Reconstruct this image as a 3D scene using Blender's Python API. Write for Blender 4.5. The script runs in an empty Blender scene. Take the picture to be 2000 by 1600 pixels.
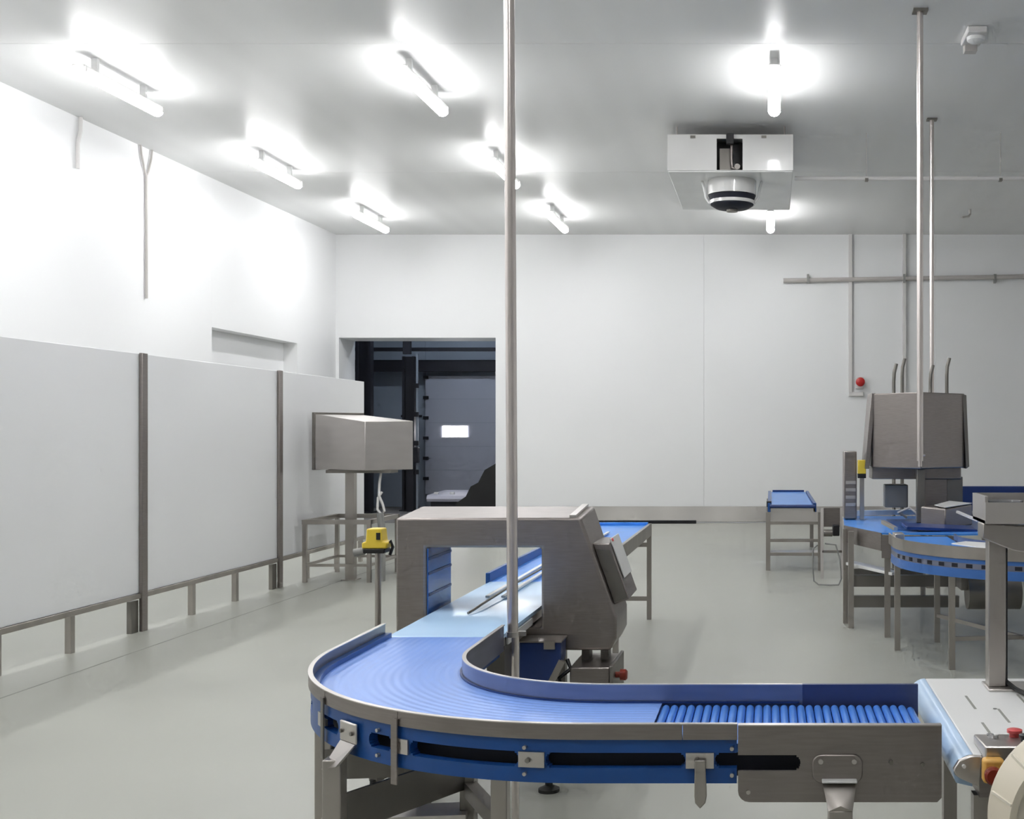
import bpy, bmesh, math
from mathutils import Vector, Matrix
PI = math.pi
SC = bpy.context.scene
COL = SC.collection

# ------------------------------------------------------------------ camera, world, exposure
K = 2300.0            # focal length in pixels of the 2000 x 1600 frame
CAM_Z = 1.7
cam_d = bpy.data.cameras.new('camera')
cam_d.sensor_width = 36.0
cam_d.lens = K / 2000.0 * 36.0
cam_d.shift_x = (1000 - 1505) / 2000.0
cam_d.shift_y = (845 - 800) / 2000.0
cam_d.clip_start = 0.05
cam_d.clip_end = 200
cam = bpy.data.objects.new('camera', cam_d)
cam.location = (0, 0, CAM_Z)
cam.rotation_euler = (PI / 2, 0, 0)
COL.objects.link(cam)
SC.camera = cam

world = bpy.data.worlds.new('world')
SC.world = world
world.use_nodes = True
world.node_tree.nodes['Background'].inputs[0].default_value = (0.7, 0.75, 0.8, 1)
world.node_tree.nodes['Background'].inputs[1].default_value = 0.05

SC.view_settings.view_transform = 'Standard'
SC.view_settings.look = 'None'
SC.view_settings.gamma = 1.0
SC.view_settings.use_curve_mapping = False
SC.view_settings.exposure = 1.78
LAMP = 17.0           # emission of the ceiling tube diffusers
try:
    SC.cycles.use_denoising = True
    SC.cycles.use_light_tree = False
    SC.cycles.max_bounces = 7
    SC.cycles.diffuse_bounces = 4
    SC.cycles.glossy_bounces = 3
    SC.cycles.transmission_bounces = 4
    SC.cycles.use_adaptive_sampling = True
    SC.cycles.adaptive_threshold = 0.05
    SC.cycles.adaptive_min_samples = 12
    SC.cycles.caustics_reflective = False
    SC.cycles.caustics_refractive = False
    SC.cycles.sample_clamp_indirect = 6.0
except Exception:
    pass


def at(px, py, Y):
    """world point seen at pixel (px, py) of the photograph, at depth Y in front of the camera"""
    return Vector(((px - 1505.0) * Y / K, Y, CAM_Z - (py - 845.0) * Y / K))


# ------------------------------------------------------------------ materials
MATS = {}


def mat(name, col, rough=0.5, metal=0.0, spec=0.5, var=0.06, vscale=3.0, bump=0.0, bscale=40.0,
        stretch=None, coat=0.0, emit=0.0, trans=0.0, rvar=0.0, detail=0.0):
    if name in MATS:
        return MATS[name]
    m = bpy.data.materials.new(name)
    m.use_nodes = True
    nt = m.node_tree
    b = nt.nodes['Principled BSDF']
    tc = nt.nodes.new('ShaderNodeTexCoord')
    mp = nt.nodes.new('ShaderNodeMapping')
    nt.links.new(tc.outputs['Object'], mp.inputs['Vector'])
    if stretch:
        mp.inputs['Scale'].default_value = stretch
    nz = nt.nodes.new('ShaderNodeTexNoise')
    nz.inputs['Scale'].default_value = vscale
    nz.inputs['Detail'].default_value = detail
    nt.links.new(mp.outputs['Vector'], nz.inputs['Vector'])
    rp = nt.nodes.new('ShaderNodeValToRGB')
    e = rp.color_ramp.elements
    e[0].position, e[1].position = 0.3, 0.7
    e[0].color = tuple(max(0, c * (1 - var)) for c in col) + (1,)
    e[1].color = tuple(min(1, c * (1 + var)) for c in col) + (1,)
    nt.links.new(nz.outputs['Fac'], rp.inputs['Fac'])
    nt.links.new(rp.outputs['Color'], b.inputs['Base Color'])
    b.inputs['Roughness'].default_value = rough
    b.inputs['Metallic'].default_value = metal
    b.inputs['Specular IOR Level'].default_value = spec
    b.inputs['Coat Weight'].default_value = coat
    b.inputs['Coat Roughness'].default_value = 0.08
    b.inputs['Transmission Weight'].default_value = trans
    if rvar:
        mr = nt.nodes.new('ShaderNodeMapRange')
        mr.inputs['To Min'].default_value = max(0.02, rough - rvar)
        mr.inputs['To Max'].default_value = rough + rvar
        nt.links.new(nz.outputs['Fac'], mr.inputs['Value'])
        nt.links.new(mr.outputs['Result'], b.inputs['Roughness'])
    if bump:
        n2 = nt.nodes.new('ShaderNodeTexNoise')
        n2.inputs['Scale'].default_value = bscale
        n2.inputs['Detail'].default_value = 3
        nt.links.new(mp.outputs['Vector'], n2.inputs['Vector'])
        bp = nt.nodes.new('ShaderNodeBump')
        bp.inputs['Strength'].default_value = bump
        bp.inputs['Distance'].default_value = 0.01
        nt.links.new(n2.outputs['Fac'], bp.inputs['Height'])
        nt.links.new(bp.outputs['Normal'], b.inputs['Normal'])
    if emit:
        b.inputs['Emission Color'].default_value = tuple(col) + (1,)
        b.inputs['Emission Strength'].default_value = emit
    MATS[name] = m
    return m


M = {}
M['wall'] = mat('white_wall_panel', (0.90, 0.905, 0.91), rough=0.42, var=0.012, vscale=0.6, spec=0.4)
M['ceiling'] = mat('ceiling_panel', (0.78, 0.782, 0.778), rough=0.38, var=0.02, vscale=0.5, spec=0.28,
                   bump=0.025, bscale=9.0, stretch=(6, 0.05, 1))
M['floor'] = mat('resin_floor', (0.385, 0.392, 0.345), rough=0.36, var=0.05, vscale=0.8, spec=0.45, rvar=0.08, detail=1)
M['joint'] = mat('floor_joint', (0.30, 0.30, 0.27), rough=0.7)
M['steel'] = mat('brushed_steel', (0.315, 0.283, 0.268), rough=0.36, metal=0.92, var=0.04, vscale=14, stretch=(1, 1, 12))
M['steel_light'] = mat('satin_steel', (0.62, 0.585, 0.56), rough=0.3, metal=0.92, var=0.02, vscale=4, stretch=(1, 1, 4))
M['pole'] = mat('tube_steel', (0.72, 0.66, 0.63), rough=0.28, metal=0.95, var=0.04, vscale=6, stretch=(1, 1, 0.2))
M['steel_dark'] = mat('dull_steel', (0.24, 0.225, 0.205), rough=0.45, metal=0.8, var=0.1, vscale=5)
M['frame'] = mat('frame_steel', (0.43, 0.40, 0.37), rough=0.34, metal=0.9, var=0.08, vscale=6, stretch=(1, 1, .4))
M['strip'] = mat('kick_strip_steel', (0.74, 0.71, 0.69), rough=0.28, metal=0.9, var=0.12, vscale=1.2, stretch=(1, 1, .1))
M['sheet'] = mat('white_plastic_sheet', (0.88, 0.885, 0.895), rough=0.33, var=0.01, vscale=1, spec=0.45)
M['white'] = mat('white_paint', (0.80, 0.80, 0.79), rough=0.35, var=0.02)
M['cooler'] = mat('cooler_enamel', (0.70, 0.695, 0.68), rough=0.3, var=0.02, coat=0.8)
M['conduit'] = mat('conduit_plastic', (0.74, 0.72, 0.71), rough=0.4, var=0.03)
M['conduit_grey'] = mat('conduit_grey_plastic', (0.55, 0.52, 0.50), rough=0.4, var=0.03)
M['belt_bright'] = mat('bright_blue_belt', (0.07, 0.31, 0.88), rough=0.3, var=0.05, vscale=6, spec=0.5)
M['roller'] = mat('blue_roller', (0.08, 0.26, 0.78), rough=0.28, var=0.05, vscale=8, spec=0.55)
M['skirt'] = mat('blue_skirt', (0.011, 0.08, 0.31), rough=0.33, var=0.05, vscale=5, spec=0.5)
M['skirt_pale'] = mat('pale_blue_skirt', (0.05, 0.16, 0.48), rough=0.35, var=0.06, vscale=5, spec=0.5)
M['navy'] = mat('navy_plastic', (0.02, 0.05, 0.20), rough=0.35, var=0.1, vscale=5)
M['rail_blue'] = mat('blue_tinted_rail', (0.25, 0.27, 0.37), rough=0.28, metal=0.7, var=0.05, vscale=6, stretch=(1, 1, 8))
M['rail_navy'] = mat('navy_tinted_rail', (0.07, 0.09, 0.20), rough=0.3, metal=0.3, var=0.04)
M['plate'] = mat('pale_blue_belt', (0.50, 0.72, 1.0), rough=0.22, var=0.03, vscale=5, spec=0.5)
M['lining'] = mat('blue_lining', (0.03, 0.13, 0.45), rough=0.18, var=0.1, vscale=3, spec=0.6)
M['black'] = mat('black_plastic', (0.012, 0.012, 0.014), rough=0.4, var=0.1)
M['rubber'] = mat('black_rubber', (0.02, 0.02, 0.02), rough=0.6, var=0.1)
M['slot'] = mat('dark_interior', (0.006, 0.008, 0.02), rough=0.6, var=0.1)
M['yellow'] = mat('yellow_plastic', (0.85, 0.62, 0.06), rough=0.4, var=0.04)
M['red'] = mat('red_plastic', (0.55, 0.02, 0.02), rough=0.25, var=0.04, coat=0.4)
M['red_bright'] = mat('red_button', (0.72, 0.10, 0.10), rough=0.3, var=0.04)
M['red_dark'] = mat('dark_red_knob', (0.22, 0.025, 0.012), rough=0.3, var=0.15)
M['orange'] = mat('orange_housing', (0.75, 0.42, 0.10), rough=0.4, var=0.05)
M['pale_nose'] = mat('nose_blue_reflection', (0.45, 0.62, 0.84), rough=0.25, var=0.03, spec=0.5)  # blue reflection under the white belt, put into the colour
M['white_top'] = mat('white_table_top', (0.84, 0.84, 0.83), rough=0.35, var=0.015)
M['beige'] = mat('beige_plastic', (0.68, 0.62, 0.50), rough=0.5, var=0.04)
M['beige_light'] = mat('beige_face', (0.78, 0.73, 0.62), rough=0.5, var=0.03)
M['grey_plastic'] = mat('grey_plastic', (0.30, 0.30, 0.29), rough=0.45, var=0.05)
M['dock_wall'] = mat('dock_wall_sheet', (0.36, 0.41, 0.48), rough=0.5, var=0.05, vscale=1)
M['dock_door'] = mat('dock_door_sheet', (0.52, 0.54, 0.62), rough=0.45, var=0.03, vscale=1)
M['dock_dark'] = mat('dock_dark_steel', (0.022, 0.022, 0.03), rough=0.5, var=0.1)
M['dock_floor'] = mat('dock_concrete', (0.26, 0.25, 0.24), rough=0.6, var=0.12, vscale=1.5)
M['lilac'] = mat('leveller_plate', (0.62, 0.62, 0.72), rough=0.4, var=0.05)
M['daylight'] = mat('door_window_daylight', (1.0, 0.97, 1.0), rough=0.3, var=0.0, emit=3.0)
M['lamp'] = mat('lamp_diffuser', (0.99, 0.99, 1.0), rough=0.4, var=0.0, emit=LAMP)
M['fill_dock'] = mat('dock_fill_diffuser', (0.75, 0.85, 1.0), rough=0.4, var=0.0, emit=15.0)
M['clear'] = mat('clear_plastic', (0.9, 0.92, 0.95), rough=0.08, trans=0.85, var=0.0)


def belt_material(name, col, rings=True, pitch=0.03):
    m = bpy.data.materials.new(name)
    m.use_nodes = True
    nt = m.node_tree
    b = nt.nodes['Principled BSDF']
    b.inputs['Roughness'].default_value = 0.34
    tc = nt.nodes.new('ShaderNodeTexCoord')
    sp = nt.nodes.new('ShaderNodeSeparateXYZ')
    nt.links.new(tc.outputs['Object'], sp.inputs[0])

    def mth(op, a, bb=None):
        n = nt.nodes.new('ShaderNodeMath')
        n.operation = op
        for i, v in enumerate((a, bb)):
            if v is None:
                continue
            if isinstance(v, (int, float)):
                n.inputs[i].default_value = v
            else:
                nt.links.new(v, n.inputs[i])
        return n.outputs[0]
    # distance from the pivot of the curve; straight beyond the quarter turn
    x = mth('MINIMUM', sp.outputs['X'], 0.0)
    y = mth('MINIMUM', sp.outputs['Y'], 0.0)
    r = mth('SQRT', mth('ADD', mth('MULTIPLY', x, x), mth('MULTIPLY', y, y)))
    w = mth('SINE', mth('MULTIPLY', r, 2 * PI / pitch))
    bp = nt.nodes.new('ShaderNodeBump')
    bp.inputs['Strength'].default_value = 0.10
    bp.inputs['Distance'].default_value = 0.004
    nt.links.new(w, bp.inputs['Height'])
    nt.links.new(bp.outputs['Normal'], b.inputs['Normal'])
    nz = nt.nodes.new('ShaderNodeTexNoise')
    nz.inputs['Scale'].default_value = 4
    rp = nt.nodes.new('ShaderNodeValToRGB')
    rp.color_ramp.elements[0].color = tuple(c * 0.94 for c in col) + (1,)
    rp.color_ramp.elements[1].color = tuple(min(1, c * 1.06) for c in col) + (1,)
    nt.links.new(nz.outputs['Fac'], rp.inputs['Fac'])
    nt.links.new(rp.outputs['Color'], b.inputs['Base Color'])
    return m


M['belt'] = belt_material('blue_modular_belt', (0.21, 0.38, 0.88))


# ------------------------------------------------------------------ mesh helpers
class MB:
    def __init__(self):
        self.v = []
        self.f = []

    def add(self, vs, fs):
        o = len(self.v)
        self.v += [Vector(p) for p in vs]
        self.f += [tuple(i + o for i in f) for f in fs]
        return self

    def box(self, x0, x1, y0, y1, z0, z1):
        vs = [(x, y, z) for z in (z0, z1) for y in (y0, y1) for x in (x0, x1)]
        return self.add(vs, [(0, 2, 3, 1), (4, 5, 7, 6), (0, 1, 5, 4), (2, 6, 7, 3), (0, 4, 6, 2), (1, 3, 7, 5)])

    def obox(self, c, ax, half):
        c = Vector(c)
        a = [Vector(q).normalized() * h for q, h in zip(ax, half)]
        vs = [c + a[0] * i + a[1] * j + a[2] * k for k in (-1, 1) for j in (-1, 1) for i in (-1, 1)]
        return self.add(vs, [(0, 2, 3, 1), (4, 5, 7, 6), (0, 1, 5, 4), (2, 6, 7, 3), (0, 4, 6, 2), (1, 3, 7, 5)])

    def bar(self, p, q, w, h=None, up=(0, 0, 1)):
        p, q = Vector(p), Vector(q)
        d = (q - p)
        u = Vector(up)
        if abs(d.normalized().dot(u)) > 0.95:
            u = Vector((0, 1, 0))
        s = d.cross(u).normalized()
        u = s.cross(d).normalized()
        return self.obox((p + q) / 2, (d, s, u), (d.length / 2, w / 2, (h or w) / 2))

    def cyl(self, p, q, r, n=20, r2=None, cap=True):
        p, q = Vector(p), Vector(q)
        d = (q - p).normalized()
        u = Vector((0, 0, 1)) if abs(d.z) < 0.9 else Vector((1, 0, 0))
        s = d.cross(u).normalized()
        u = s.cross(d)
        r2 = r if r2 is None else r2
        vs = []
        for i in range(n):
            a = 2 * PI * i / n
            e = s * math.cos(a) + u * math.sin(a)
            vs += [p + e * r, q + e * r2]
        fs = [(2 * i, 2 * ((i + 1) % n), 2 * ((i + 1) % n) + 1, 2 * i + 1) for i in range(n)]
        if cap:
            fs += [tuple(2 * i for i in range(n))[::-1], tuple(2 * i + 1 for i in range(n))]
        return self.add(vs, fs)

    def tube(self, pts, r, n=10):
        pts = [Vector(p) for p in pts]
        vs = []
        u = None
        for i, p in enumerate(pts):
            a = pts[max(0, i - 1)]
            b = pts[min(len(pts) - 1, i + 1)]
            d = (b - a).normalized()
            if u is None:
                u = Vector((0, 0, 1)) if abs(d.z) < 0.9 else Vector((1, 0, 0))
            s = d.cross(u).normalized()
            u = s.cross(d).normalized()
            for k in range(n):
                t = 2 * PI * k / n
                vs.append(p + s * r * math.cos(t) + u * r * math.sin(t))
        fs = []
        for i in range(len(pts) - 1):
            for k in range(n):
                k2 = (k + 1) % n
                fs.append((i * n + k, i * n + k2, (i + 1) * n + k2, (i + 1) * n + k))
        fs.append(tuple(range(n))[::-1])
        fs.append(tuple((len(pts) - 1) * n + k for k in range(n)))
        return self.add(vs, fs)

    def prism(self, poly, plane, a, b):
        def P(u, w, t):
            return {'xz': (u, t, w), 'xy': (u, w, t), 'yz': (t, u, w)}[plane]
        n = len(poly)
        vs = [P(u, w, a) for u, w in poly] + [P(u, w, b) for u, w in poly]
        fs = [tuple(range(n)), tuple(range(n, 2 * n))[::-1]]
        fs += [(i, (i + 1) % n, n + (i + 1) % n, n + i) for i in range(n)]
        return self.add(vs, fs)

    def lathe(self, c, prof, n=28, axis='z'):
        c = Vector(c)
        vs = []
        for r, h in prof:
            for k in range(n):
                t = 2 * PI * k / n
                a, b = r * math.cos(t), r * math.sin(t)
                vs.append(c + Vector({'z': (a, b, h), 'y': (a, h, b), 'x': (h, a, b)}[axis]))
        fs = []
        for i in range(len(prof) - 1):
            for k in range(n):
                k2 = (k + 1) % n
                fs.append((i * n + k, i * n + k2, (i + 1) * n + k2, (i + 1) * n + k))
        fs.append(tuple(range(n))[::-1])
        fs.append(tuple((len(prof) - 1) * n + k for k in range(n)))
        return self.add(vs, fs)

    def grid(self, rows):
        """rows: list of equally long point lists"""
        n = len(rows[0])
        vs = [p for r in rows for p in r]
        fs = [(i * n + k, i * n + k + 1, (i + 1) * n + k + 1, (i + 1) * n + k)
              for i in range(len(rows) - 1) for k in range(n - 1)]
        return self.add(vs, fs)

    def build(self, name, m, parent=None, bevel=0.0, smooth=None, origin=None, seg=2):
        xs = self.v
        if parent is not None:
            org = Vector(parent['_org'])
        elif origin is not None:
            org = Vector(origin)
        else:
            lo = Vector((min(p.x for p in xs), min(p.y for p in xs), min(p.z for p in xs)))
            hi = Vector((max(p.x for p in xs), max(p.y for p in xs), max(p.z for p in xs)))
            org = Vector(((lo.x + hi.x) / 2, (lo.y + hi.y) / 2, lo.z))
        me = bpy.data.meshes.new(name)
        loc = org
        if parent is not None and origin is not None:
            loc = Vector(origin)
        me.from_pydata([tuple(p - loc) for p in xs], [], self.f)
        bm = bmesh.new()
        bm.from_mesh(me)
        bmesh.ops.remove_doubles(bm, verts=bm.verts, dist=1e-5)
        bmesh.ops.recalc_face_normals(bm, faces=bm.faces)
        bm.to_mesh(me)
        bm.free()
        me.shade_smooth()
        me.set_sharp_from_angle(angle=math.radians(smooth if smooth is not None else 35))
        me.materials.append(M[m] if isinstance(m, str) else m)
        o = bpy.data.objects.new(name, me)
        COL.objects.link(o)
        if parent is not None:
            o.parent = parent
            o.location = loc - org
        else:
            o.location = org
        o['_org'] = tuple(loc)
        if bevel:
            bv = o.modifiers.new('edge', 'BEVEL')
            bv.width = bevel
            bv.segments = seg
            bv.limit_method = 'ANGLE'
            bv.angle_limit = math.radians(40)
        return o


def thing(name, label, cat, loc, group=None):
    o = bpy.data.objects.new(name, None)
    o.empty_display_size = 0.1
    COL.objects.link(o)
    o.location = loc
    o['_org'] = tuple(loc)
    tag(o, label, cat, group)
    return o


def tag(o, label, cat, group=None):
    o['label'] = label
    o['category'] = cat
    if group:
        o['group'] = group
    return o


def struct(o, label=None):
    o['kind'] = 'structure'
    if label:
        o['label'] = label
    return o


def dup(root, offset, label, group=None):
    r = root.copy()
    COL.objects.link(r)
    r.location = root.location + Vector(offset)
    r['label'] = label
    if group:
        r['group'] = group
    for ch in list(root.children):
        c = ch.copy()
        COL.objects.link(c)
        c.parent = r
        for g in list(ch.children):
            d = g.copy()
            COL.objects.link(d)
            d.parent = c
    return r


def part(parent, name, m, fn, **kw):
    b = MB()
    fn(b)
    return b.build(name, m, parent, **kw)


def box(parent, name, m, x0, x1, y0, y1, z0, z1, **kw):
    return MB().box(x0, x1, y0, y1, z0, z1).build(name, m, parent, **kw)


# ------------------------------------------------------------------ the room
XL, XR = -8.16, 7.6
YB, YF = 22.1, -5.5
ZC = 5.417

floor = struct(MB().box(XL - .4, XR + .2, YF - .2, YB, -0.2, 0).build('floor', 'floor', origin=(0, 10, 0)),
               'pale grey-green resin floor')
box(floor, 'floor_joint', 'joint', -4.93, -4.918, 2.0, YB, 0.0, 0.0012)

ceil = struct(MB().box(XL - .4, XR + .2, YF - .2, YB + .85, ZC + .06, ZC + .25).build('ceiling', 'joint', origin=(0, 10, ZC)),
              'grey-white panelled ceiling')
edges = [YF - .2, 0.15, 5.7, 11.25, 16.8, YB]
for i in range(5):
    box(ceil, 'ceiling_panel', 'ceiling', XL - .1, XR + .1, edges[i] + .004, edges[i + 1] - .004, ZC, ZC + .07)

# left wall with the shallow door recess
wl = struct(MB().box(XL - .5, XL - .3, YF - .2, YB + .85, 0, ZC).build('wall_left', 'wall', origin=(XL, 8, 0)), 'white panelled left wall')
RY0, RY1, RZ = 17.2, 20.3, 3.24
wedges = [YF - .2, 0, 5.8, 11.6, RY0]
for i in range(4):
    box(wl, 'wall_panel', 'wall', XL - .3, XL, wedges[i] + .0015, wedges[i + 1] - .0015, 0, ZC)
box(wl, 'wall_panel', 'wall', XL - .3, XL, RY0, RY1, RZ, ZC)
box(wl, 'wall_panel', 'wall', XL - .3, XL, RY1, YB + .85, 0, ZC)
d2 = struct(MB().box(XL - .29, XL - .235, RY0 + .002, RY1 - .002, 0, RZ - .002).build('door_2', 'sheet'), 'white sliding door leaf in the left wall recess')
box(d2, 'door_handle', 'steel', XL - .235, XL - .2, RY0 + .12, RY0 + .16, 1.0, 1.3, bevel=.005)

# back wall with the dock opening
DX0, DX1, DZ = -8.10, -5.16, 3.48
wb = struct(MB().box(DX1, XR + .2, YB + .06, YB + .85, 0, ZC).build('wall_back', 'wall', origin=(0, YB, 0)), 'white panelled back wall')
box(wb, 'wall_panel', 'wall', XL, DX1, YB, YB + .85, DZ, ZC)
box(wb, 'wall_panel', 'wall', DX1, -1.2515, YB, YB + .06, 0, ZC)
box(wb, 'wall_panel', 'wall', -1.2485, 3.1, YB, YB + .06, 0, ZC)
box(wb, 'wall_panel', 'wall', 3.103, XR, YB, YB + .06, 0, ZC)
box(wb, 'wall_panel', 'wall', XL, DX0, YB, YB + .85, 0, DZ)
kick = struct(MB().box(DX1 + .02, XR, YB - .02, YB - .001, 0.03, 0.315).build('baseboard_back', 'strip'), 'stainless kick strip along the back wall')

wr = struct(MB().box(XR, XR + .2, YF - .2, YB, 0, ZC).build('wall_right', 'wall'), 'white right wall')
wf = struct(MB().box(XL - .4, XR + .2, YF - .2, YF, 0, ZC).build('wall_front', 'wall'), 'white wall behind the viewer')

# ------------------------------------------------------------------ loading dock beyond the opening
YD = 27.0
struct(MB().box(-12, -4.2, YB, YD + .2, -.2, -.004).build('floor_dock', 'dock_floor'), 'dark concrete dock floor')
struct(MB().box(-12, -4.2, YB + .85, YD + .2, 5.2, 5.3).build('ceiling_dock', 'dock_dark'), 'dark dock roof')
struct(MB().box(-12, -4.2, YD, YD + .15, 0, 5.2).build('wall_dock_back', 'dock_wall'), 'blue-grey sheet wall of the loading dock')
struct(MB().box(-12.1, -12, YB + .85, YD, 0, 5.2).build('wall_dock_left', 'dock_wall'))
struct(MB().box(-4.2, -4.1, YB + .85, YD, 0, 5.2).build('wall_dock_right', 'dock_wall'))
struct(MB().box(-12, XL - .5, YB + .7, YB + .85, 0, 5.2).build('wall_dock_front', 'dock_wall'))

dd = struct(MB().box(-7.86, -5.75, YD - .2, YD - .12, .3, 2.99).build('door_1', 'dock_door', bevel=.006), 'blue-grey sectional dock door with a bright window')
box(dd, 'window_pane', 'daylight', -7.46, -6.90, YD - .215, YD - .205, 1.605, 1.845)
part(dd, 'window_frame', 'white', lambda b: (b.box(-7.49, -6.87, YD - .21, YD - .2, 1.575, 1.6), b.box(-7.49, -6.87, YD - .21, YD - .2, 1.85, 1.875)))
for k in range(6):
    z = .62 + k * .46
    box(dd, 'hinge', 'dock_dark', -7.9, -7.78, YD - .235, YD - .2, z, z + .07)
for k in range(1, 5):
    box(dd, 'section_seam', 'dock_wall', -7.84, -5.77, YD - .2025, YD - .199, .3 + k * .54, .308 + k * .54)

for x0, x1, y, lab in ((-8.78, -8.46, 25.0, 'thick dark steel column at the left of the dock opening'),
                       (-7.98, -7.72, 25.6, 'dark steel column between dock wall panel and dock door')):
    t = thing('steel_column', lab, 'column', ((x0 + x1) / 2, y, 0))
    z1 = 5.2 if y < 25.3 else 3.35
    part(t, 'web', 'dock_dark', lambda b: b.box(x0 + .03, x1 - .03, y - .02, y + .02, 0.02, z1))
    box(t, 'flange', 'dock_dark', x0, x0 + .05, y - .1, y + .1, 0.02, z1)
    box(t, 'flange', 'dock_dark', x1 - .05, x1, y - .1, y + .1, 0.02, z1)
    box(t, 'base_plate', 'dock_dark', x0 - .05, x1 + .05, y - .14, y + .14, -.004, .02)
t = thing('dock_track', 'grey vertical door track with rollers beside the dock door', 'door track', (-7.62, 25.4, 0))
box(t, 'rail', 'dock_wall', -7.64, -7.6, 25.38, 25.42, 0.0, 3.4)
for k in range(4):
    box(t, 'clamp', 'dock_dark', -7.68, -7.58, 25.34, 25.38, .8 + k * .62, .9 + k * .62)
box(t, 'drive_box', 'dock_dark', -7.86, -7.56, 25.22, 25.38, 1.05, 1.38, bevel=.01)
box(t, 'lower_post', 'dock_dark', -7.8, -7.66, 25.25, 25.38, .0, 1.05)
for z0, z1, y, lab in ((3.08, 3.34, 26.6, 'deep dark beam directly above the dock door'),
                       (3.52, 3.6, 26.3, 'thin dark rail high across the dock wall')):
    tag(MB().box(-11.9, -4.21, y, y + .12, z0, z1).build('dock_beam', 'dock_dark', bevel=.004), lab, 'beam')
tag(MB().box(-7.78, -7.62, 24.9, 25.0, 3.36, 5.2).build('dock_hanger', 'dock_dark', bevel=.004), 'dark hanger post dropping from the dock roof', 'post')
struct(MB().box(-8.3, -7.9, YD - .03, YD - .001, 0, 5.2).build('trim_1', 'dock_wall'))
tag(MB().box(-8.46, -7.98, YD - .05, YD - .012, 2.05, 2.1).build('wall_rail', 'dock_dark'), 'slim dark rail across the grey dock wall panel', 'rail')

t = thing('dock_leveller', 'lilac-white dock leveller plate with rounded nose at the dock door', 'dock leveller', (-6.8, 24.6, 0))
part(t, 'lip', 'lilac', lambda b: b.prism([(24.1, .34), (24.14, .40), (24.2, .42), (25.5, .46), (25.5, .30), (24.14, .28)], 'yz', -7.05, -5.6), bevel=.01)
box(t, 'base', 'dock_dark', -7.0, -5.62, 24.25, 25.5, 0, .3)
for x in (-6.95, -6.62):
    box(t, 'lug', 'white', x, x + .09, 24.3, 24.36, .42, .47, bevel=.008)
t = thing('dock_bumper', 'black stepped rubber dock seal at lower right of opening', 'dock seal', (-5.6, 24.0, 0))
part(t, 'pad', 'rubber', lambda b: b.prism([(-6.3, .28), (-6.1, .42), (-6.0, .62), (-5.85, .70), (-5.72, .95), (-5.5, 1.08), (-5.3, 1.1), (-5.3, 0), (-6.3, 0)], 'xz', 23.55, 23.9), bevel=.01)
box(t, 'bracket', 'dock_dark', -5.9, -5.4, 23.9, 24.1, 0, .7)

t = thing('dock_fill_lamp', 'unseen cool tube light added under the dock roof to light the dock', 'lamp', (-7.2, 24.3, 4.9))  # added fill, hidden above the opening, that lights the dock
box(t, 'housing', 'white', -7.95, -6.45, 24.23, 24.37, 4.97, 5.2)
box(t, 'diffuser', 'fill_dock', -7.92, -6.48, 24.24, 24.36, 4.91, 4.97, bevel=.02)


# ------------------------------------------------------------------ ceiling tube lights
def make_lamp(label, loc, group):
    t = thing('ceiling_light', label, 'ceiling light', loc, group)
    x, y, z = loc
    L = .77
    box(t, 'housing', 'white', x - .06, x + .06, y - L + .03, y + L - .03, z + .02, z + .075, bevel=.01)

    def dif(b):
        prof = [(.066 * math.cos(a), .062 * math.sin(a)) for a in [-PI * k / 6 for k in range(7)]]
        rows = []
        for s, k in ((-L, .5), (-L + .03, 1), (L - .03, 1), (L, .5)):
            rows.append([(x + px * k, y + s, z + .02 + pz * k) for px, pz in prof])
        b.grid(rows)
        n = len(prof)
        b.f.append(tuple(range(n)))
        b.f.append(tuple(range(3 * n, 4 * n)))
        b.f.append(tuple(i * n for i in range(4)) + tuple(i * n + n - 1 for i in range(3, -1, -1)))
    part(t, 'diffuser', 'lamp', dif, smooth=50)
    for s in (-.45, .45):
        box(t, 'hanger', 'white', x - .03, x + .03, y + s - .02, y + s + .02, z + .07, ZC - .001)
    for s in (-1, 1):
        box(t, 'end_clip', 'conduit', x - .07, x + .07, y + s * (L - .05) - .012, y + s * (L - .05) + .012, z + .0, z + .06)
    return t


ZL = 5.20
GRP = 'ceiling tube lights'
lamp0 = make_lamp('front tube light of the row along the left wall', (-6.71, 12.15, ZL), GRP)
lamps = [(-6.71, 15.98, 'middle tube light of the row along the left wall'),
         (-6.68, 19.7, 'rearmost tube light of the row along the left wall'),
         (-3.59, 12.15, 'front tube light of the middle row, left of the tall pole'),
         (-3.62, 15.98, 'tube light partly hidden behind the tall steel pole'),
         (-3.57, 19.7, 'rearmost tube light of the middle row, right of the pole'),
         (0.04, 12.15, 'front tube light of the right row, before the fan cooler'),
         (0.0, 19.7, 'tube light behind the fan cooler near the back wall')]
for x, y, lab in lamps:
    dup(lamp0, (x + 6.71, y - 12.15, 0), lab)
for y, wy in ((8.35, 'just nearer than its front light'), (4.55, 'second nearest, out of view'), (.75, 'added unseen above the viewer as fill')):  # nearest row is added, unseen, to brighten sides facing the camera
    for x, wx_ in ((-6.71, 'left wall row'), (-3.59, 'middle row'), (.04, 'right row')):
        dup(lamp0, (x + 6.71, y - 12.15, 0), 'overhead tube light of the %s, %s' % (wx_, wy))

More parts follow.
